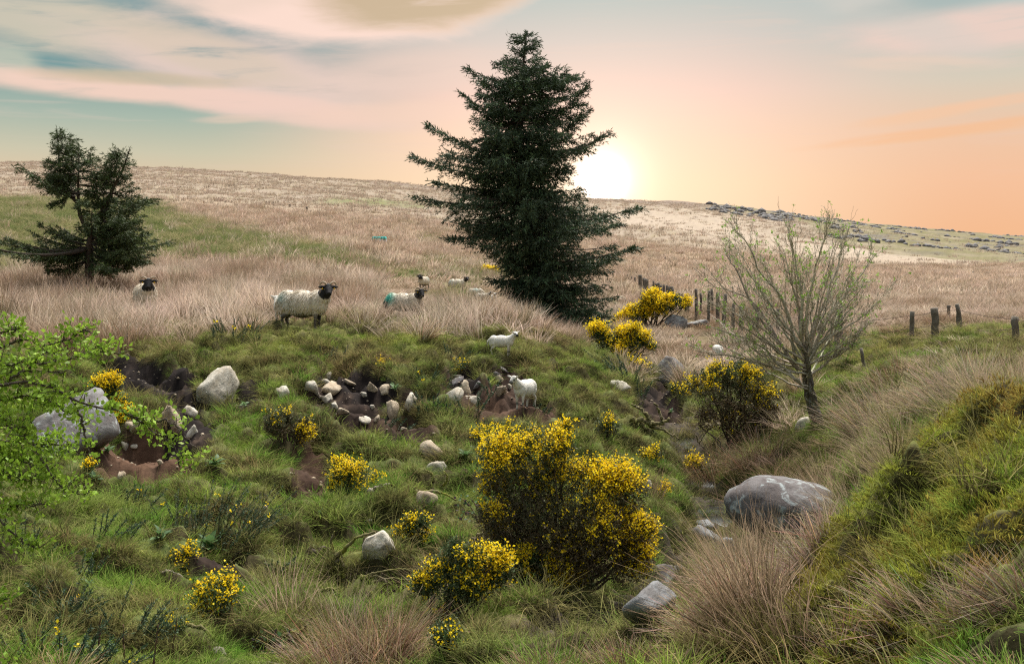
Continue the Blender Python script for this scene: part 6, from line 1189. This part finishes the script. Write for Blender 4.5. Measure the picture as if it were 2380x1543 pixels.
        kn = sstep(-np.abs(V[:, 2] - 0.16), -0.05, -0.03) * (V[:, 0] > 0.2) * 0.8 + sstep(-V[:, 2], -0.05, -0.03) * 0.7; C = C * (1 - kn[:, None]) + np3(0.07, 0.075, 0.075) * kn[:, None]
    if dye is not None:
        for (dx, dz, r, colr, kk) in dye: w_ = kk * np.exp(-(((V[:, 0] - dx) / r) ** 2 + ((V[:, 2] - dz) / r) ** 2)) * (1 - head); C = C * (1 - w_[:, None]) + np.array(colr)[None] * w_[:, None]
    if rump_dark: w_ = rump_dark * sstep(-V[:, 0], 0.40, 0.52) * (V[:, 2] < zc + 0.05); C = C * (1 - w_[:, None]) + np3(0.02, 0.02, 0.02) * w_[:, None]
    C = np.clip(C, 0.004, 0.95)
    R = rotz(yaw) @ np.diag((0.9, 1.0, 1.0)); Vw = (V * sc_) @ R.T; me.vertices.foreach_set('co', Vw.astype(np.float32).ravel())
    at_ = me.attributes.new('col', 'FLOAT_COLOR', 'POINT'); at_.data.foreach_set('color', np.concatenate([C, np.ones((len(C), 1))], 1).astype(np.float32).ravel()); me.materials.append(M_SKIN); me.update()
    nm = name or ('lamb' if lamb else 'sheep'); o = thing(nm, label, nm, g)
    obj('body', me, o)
    # fleece: locks hanging from the woolly skin
    wl = np.where((head < 0.2) & (leg < 0.3))[0]; nl = int((5200 if not lamb else 4200) * fluff)
    if len(wl) and nl:
        i = rng.choice(wl, nl); td = np3(0, 0, -1) - N[i] * (-N[i][:, 2:3]) + np3(-0.25, 0, 0); dn = unit(unit(td) + N[i] * (0.22 if not lamb else 0.5) + rng.normal(size=(nl, 3)) * 0.2); L = rng.uniform(0.03, 0.085, nl) * (1 if not lamb else 0.32)
        Vq, Q = spikes(V[i] - N[i] * 0.008 + N[i] * 0.004, dn, L, 0.013 if not lamb else 0.009, N[i] + rng.normal(size=(nl, 3)) * 0.6, 0.4); cc = C[i] * rng.uniform(0.86, 1.18, (nl, 1)); s = Soup(); s.add((Vq * sc_) @ R.T, Q=Q, C=np.repeat(np.clip(cc, 0, 0.95), 4, 0)); obj('fleece', s.mesh('fleece', M_WOOL), o, kind='stuff')
    if horns and not lamb:
        for q in (-1, 1):
            p = polyline([hb + sd_ * q * l_ * 0.9 + up * (0.012 + u_ * 0.82) - hd * b_ for l_, u_, b_ in ((0.035, 0.06, 0.0), (0.075, 0.115, 0.03), (0.13, 0.115, 0.06), (0.18, 0.065, 0.06), (0.195, -0.01, 0.03), (0.185, -0.085, -0.02), (0.20, -0.13, -0.05))], 16)
            Vh, T, Q = tube(p, np.linspace(0.023, 0.006, 16), 8); s = Soup(); s.add((Vh * sc_) @ R.T, T, Q, jit((0.36, 0.28, 0.20), len(Vh), 0.2)); obj('horn', s.mesh('horn', M_HORN, smooth=True), o)
            if dark > 0.5 and size_px > 40:
                e0 = hb + sd_ * q * 0.125 + up * 0.015 + hd * 0.03; Vh, Fh = ellipsoid(e0, (0.016, 0.016, 0.02)); s = Soup(); s.add((Vh * sc_) @ R.T, Fh, None, (0.75, 0.45, 0.02)); obj('ear_tag', s.mesh('ear_tag', M_SKIN), o)
    # eyes
    for q in (-1, 1):
        Vh, Fh = ellipsoid(hb + hd * hl * 0.40 + sd_ * q * 0.072 * hs + up * 0.028, (0.012,) * 3); s = Soup(); s.add((Vh * sc_) @ R.T, Fh, None, (0.06, 0.045, 0.02) if not lamb else (0.01, 0.01, 0.01)); obj('eye', s.mesh('eye', M_HORN), o)
    KEEP_OUT.append((g[0], g[1], 0.45 * sc_)); rng = keep
    if clear: RUSH_CLEAR.extend([(g[0] * (1 - q / g[1]), g[1] - q, clear) for q in (0.6, 1.6, 2.6)])
    return o
PI = math.pi; TEAL = (0.05, 0.42, 0.33); BLUE = (0.30, 0.48, 0.46)
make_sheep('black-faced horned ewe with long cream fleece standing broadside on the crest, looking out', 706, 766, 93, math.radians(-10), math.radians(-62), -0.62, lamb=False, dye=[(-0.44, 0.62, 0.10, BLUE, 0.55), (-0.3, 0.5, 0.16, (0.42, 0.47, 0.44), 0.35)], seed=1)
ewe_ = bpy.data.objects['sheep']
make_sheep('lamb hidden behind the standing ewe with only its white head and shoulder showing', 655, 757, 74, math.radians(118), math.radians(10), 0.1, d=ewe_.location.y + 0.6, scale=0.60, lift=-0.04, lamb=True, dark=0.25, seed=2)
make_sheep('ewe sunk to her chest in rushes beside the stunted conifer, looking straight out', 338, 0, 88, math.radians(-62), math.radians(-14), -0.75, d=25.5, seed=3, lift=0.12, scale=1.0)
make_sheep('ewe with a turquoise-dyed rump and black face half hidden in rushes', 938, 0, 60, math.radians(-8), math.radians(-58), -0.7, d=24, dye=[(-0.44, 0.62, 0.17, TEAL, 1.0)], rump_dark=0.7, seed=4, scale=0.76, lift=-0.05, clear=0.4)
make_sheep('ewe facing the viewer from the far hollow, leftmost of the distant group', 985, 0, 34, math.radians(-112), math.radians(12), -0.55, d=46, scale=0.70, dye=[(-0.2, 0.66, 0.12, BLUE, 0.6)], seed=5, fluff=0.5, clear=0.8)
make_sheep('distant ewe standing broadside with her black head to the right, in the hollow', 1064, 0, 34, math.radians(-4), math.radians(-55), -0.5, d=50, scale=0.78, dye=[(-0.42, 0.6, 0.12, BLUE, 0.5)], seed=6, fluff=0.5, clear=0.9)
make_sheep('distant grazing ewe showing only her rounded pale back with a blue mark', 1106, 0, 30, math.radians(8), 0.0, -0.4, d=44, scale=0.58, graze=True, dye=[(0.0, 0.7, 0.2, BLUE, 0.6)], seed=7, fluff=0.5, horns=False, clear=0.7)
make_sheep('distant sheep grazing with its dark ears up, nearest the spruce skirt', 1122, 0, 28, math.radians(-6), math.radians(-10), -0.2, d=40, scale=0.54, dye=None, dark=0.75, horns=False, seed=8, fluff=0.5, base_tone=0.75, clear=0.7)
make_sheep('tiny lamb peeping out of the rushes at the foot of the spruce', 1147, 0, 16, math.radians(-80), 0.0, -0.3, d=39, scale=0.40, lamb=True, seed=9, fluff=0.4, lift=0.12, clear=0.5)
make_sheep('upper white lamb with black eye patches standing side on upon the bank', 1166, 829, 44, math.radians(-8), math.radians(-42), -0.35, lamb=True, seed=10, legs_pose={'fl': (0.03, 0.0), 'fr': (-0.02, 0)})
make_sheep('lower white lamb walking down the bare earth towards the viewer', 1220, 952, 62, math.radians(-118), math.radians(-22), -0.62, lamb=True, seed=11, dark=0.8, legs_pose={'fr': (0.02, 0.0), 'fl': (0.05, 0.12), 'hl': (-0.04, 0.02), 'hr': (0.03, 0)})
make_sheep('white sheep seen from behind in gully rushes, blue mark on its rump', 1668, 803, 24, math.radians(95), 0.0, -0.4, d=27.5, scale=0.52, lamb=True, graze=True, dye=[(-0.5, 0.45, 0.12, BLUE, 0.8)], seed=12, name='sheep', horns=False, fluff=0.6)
RUSH_CLEAR += [(float(pick(u_, v_)[0]), float(pick(u_, v_)[1]), 0.35) for u_, v_ in ((780, 1352), (790, 1380), (760, 1385), (820, 1350), (882, 1345), (880, 1370), (820, 1385))]
# ================================================================== single rush tussocks that stand out
M_STALK = colour_mat('rush_stalks', 0.85, 0.35, 0, 0, 0.0)
def tussock(u, vb, w, h, n, label, seed, lean=0.0, root=(0.05, 0.055, 0.022), mid=(0.13, 0.072, 0.034), tip=(0.42, 0.30, 0.19), dmin=3.0, wd=0.0065):
    r_ = np.random.default_rng(seed + 70); g = pick(u, vb, dmin); k = g[1] / FOC; R = w * k * 0.28; H = h * k
    a = r_.uniform(0, 2 * math.pi, n); rr = R * np.sqrt(r_.uniform(0, 1, n)); P = np.stack([rr * np.cos(a), rr * np.sin(a) * 0.8, np.zeros(n)], 1)
    P[:, 2] = ground(P[:, 0] + g[0], P[:, 1] + g[1]) - g[2] - 0.03; L = H * r_.uniform(0.55, 1.12, n)
    D = unit(np.stack([np.cos(a) * rr / R * 0.55 + lean, np.sin(a) * rr / R * 0.5, np.ones(n)], 1) + r_.normal(size=(n, 3)) * r_.uniform(0.08, 0.42, (n, 1))); out = unit(D * np3(1, 1, 0) + 1e-6)
    bd = r_.uniform(0.05, 0.5, n) ** 1.3; kink = (r_.uniform(0, 1, n) < 0.16) * r_.uniform(0.4, 1.0, n); sd = unit(np.cross(D, r_.normal(size=(n, 3)))); sg_ = 5; V = []; C = []; c0 = r_.uniform(0.5, 1.5, (n, 1)) * (1 + 0.12 * r_.normal(size=(n, 3))); dead = (r_.uniform(0, 1, n) < 0.35)[:, None]
    for i in range(sg_ + 1):
        t = i / sg_; c = P + D * (L * t)[:, None] + out * (bd * L * t * t + kink * L * max(0, t - 0.55))[:, None] - np3(0, 0, 1) * (bd * bd * L * 0.5 * t ** 3 + kink * L * max(0, t - 0.55) * 1.1)[:, None]
        w_ = wd * (1 - 0.75 * t) * 0.5; V += [c - sd * w_, c + sd * w_]
        col = np.where(t < 0.5, np.array(root) * (1 - 2 * t) + np.array(mid) * 2 * t, np.array(mid) * (2 - 2 * t) + np.array(tip) * (2 * t - 1)); col = np.where(dead, col * 0.4 + np.array(tip) * 0.55, col[None]) * c0; C += [col, col]
    V = np.stack(V, 1).reshape(-1, 3); C = np.clip(np.stack(C, 1).reshape(-1, 3), 0, 0.9); m = 2 * (sg_ + 1); b0 = (np.arange(n)[:, None] * m + 2 * np.arange(sg_)[None]).ravel()
    return obj('rush_tussock', raw_mesh('rush_tussock', V, np.stack([b0, b0 + 1, b0 + 3, b0 + 2], 1), M_STALK, {'col': C}), None, g, label, 'rush tussock')
tussock(850, 1570, 280, 185, 1200, 'biggest brown rush tussock, in the middle foreground below the smooth cream boulder', 1)
tussock(750, 1580, 150, 120, 340, 'straw-coloured rushes splaying left of the biggest brown tussock', 2, -0.35, tip=(0.5, 0.39, 0.27))
tussock(275, 812, 50, 62, 240, 'single pale rush tuft on the crest left of the gorse-topped hummock', 4, 0.12, tip=(0.72, 0.58, 0.44), dmin=14, wd=0.010)
tussock(985, 790, 60, 60, 200, 'splayed straw tuft at the edge of the crest rushes, right of the dyed ewe', 5, 0.3, tip=(0.66, 0.52, 0.36), dmin=14, wd=0.011)
tussock(1680, 1425, 160, 140, 700, 'pale rush tussock leaning left in front of the stream rocks', 6, -0.35, (0.07, 0.075, 0.03), (0.22, 0.145, 0.085), (0.52, 0.385, 0.27))
tussock(1770, 1400, 130, 130, 500, 'rush tussock just right of the pale leaning one, beneath the huge boulder', 7, -0.3, (0.07, 0.085, 0.035), (0.22, 0.15, 0.085), (0.55, 0.42, 0.29))
tussock(1890, 1305, 150, 110, 520, 'purplish brown rush tussock growing against the huge dark boulder', 8, -0.45, (0.07, 0.07, 0.035), (0.24, 0.16, 0.11), (0.5, 0.38, 0.29))
tussock(1660, 1130, 150, 90, 420, 'brown rush clump beside the gully above the stream', 9, -0.2, dmin=9)
tussock(1760, 1090, 190, 90, 520, 'broad brown rush clump below the domed gorse', 10, -0.25, dmin=9)
tussock(2030, 1010, 200, 120, 620, 'tall mixed green and brown rush clump on the right bank behind the mossy mound', 11, -0.45, (0.07, 0.10, 0.045), (0.21, 0.16, 0.09), (0.5, 0.38, 0.28), dmin=8)
tussock(2230, 930, 200, 110, 560, 'rush clump at the right behind the top of the mossy mound', 12, -0.4, (0.08, 0.11, 0.055), (0.22, 0.18, 0.11), (0.52, 0.41, 0.30), dmin=7)
tussock(2130, 1490, 180, 150, 240, 'thin leaning rushes over the lower mossy mound', 13, -0.7, (0.09, 0.10, 0.04), (0.24, 0.17, 0.10), (0.5, 0.38, 0.27), wd=0.005)
tussock(2360, 1410, 240, 160, 380, 'dark leaning rushes at the right edge on the mossy mound', 14, -0.75, (0.05, 0.08, 0.035), (0.12, 0.095, 0.05), (0.33, 0.24, 0.16), wd=0.005)
tussock(2320, 1600, 260, 110, 300, 'matted pinkish dead rushes at the bottom right corner', 15, -0.8, (0.09, 0.08, 0.04), (0.22, 0.15, 0.09), (0.42, 0.31, 0.21), wd=0.005)
tussock(1960, 1535, 110, 110, 160, 'upright brown rushes at the foot of the mossy mound', 16, -0.15, wd=0.005)
tussock(1270, 1570, 240, 80, 460, 'loose straw rushes along the bottom edge right of the leaning gorse', 17, 0.1, wd=0.0055)
tussock(1450, 1560, 220, 90, 480, 'sparse bent rushes at the bottom edge below the wet layered slab', 18, -0.1, wd=0.0055)
tussock(870, 1130, 40, 60, 60, 'small upright rush tuft beside the airy young gorse', 19, 0.0) if False else None
tussock(1165, 1130, 40, 62, 90, 'thin green rush tuft between the diamond-shaped slab and the largest gorse', 20, 0.05, (0.07, 0.10, 0.03), (0.15, 0.13, 0.05), (0.34, 0.26, 0.13)) if False else None
tussock(150, 1590, 140, 90, 200, 'grassy straw tuft at the bottom left among gorse shoots', 21, 0.2, (0.07, 0.10, 0.03), (0.2, 0.16, 0.07), (0.5, 0.4, 0.22))
tussock(1600, 900, 90, 70, 260, 'dry rush clump between the grey mottled boulder and the domed gorse', 22, 0.0, dmin=15, tip=(0.6, 0.46, 0.33))
tussock(2080, 885, 150, 70, 340, 'brown rush clump below the sagging wire fence', 23, -0.3, dmin=11, tip=(0.5, 0.37, 0.26))
plant_all()
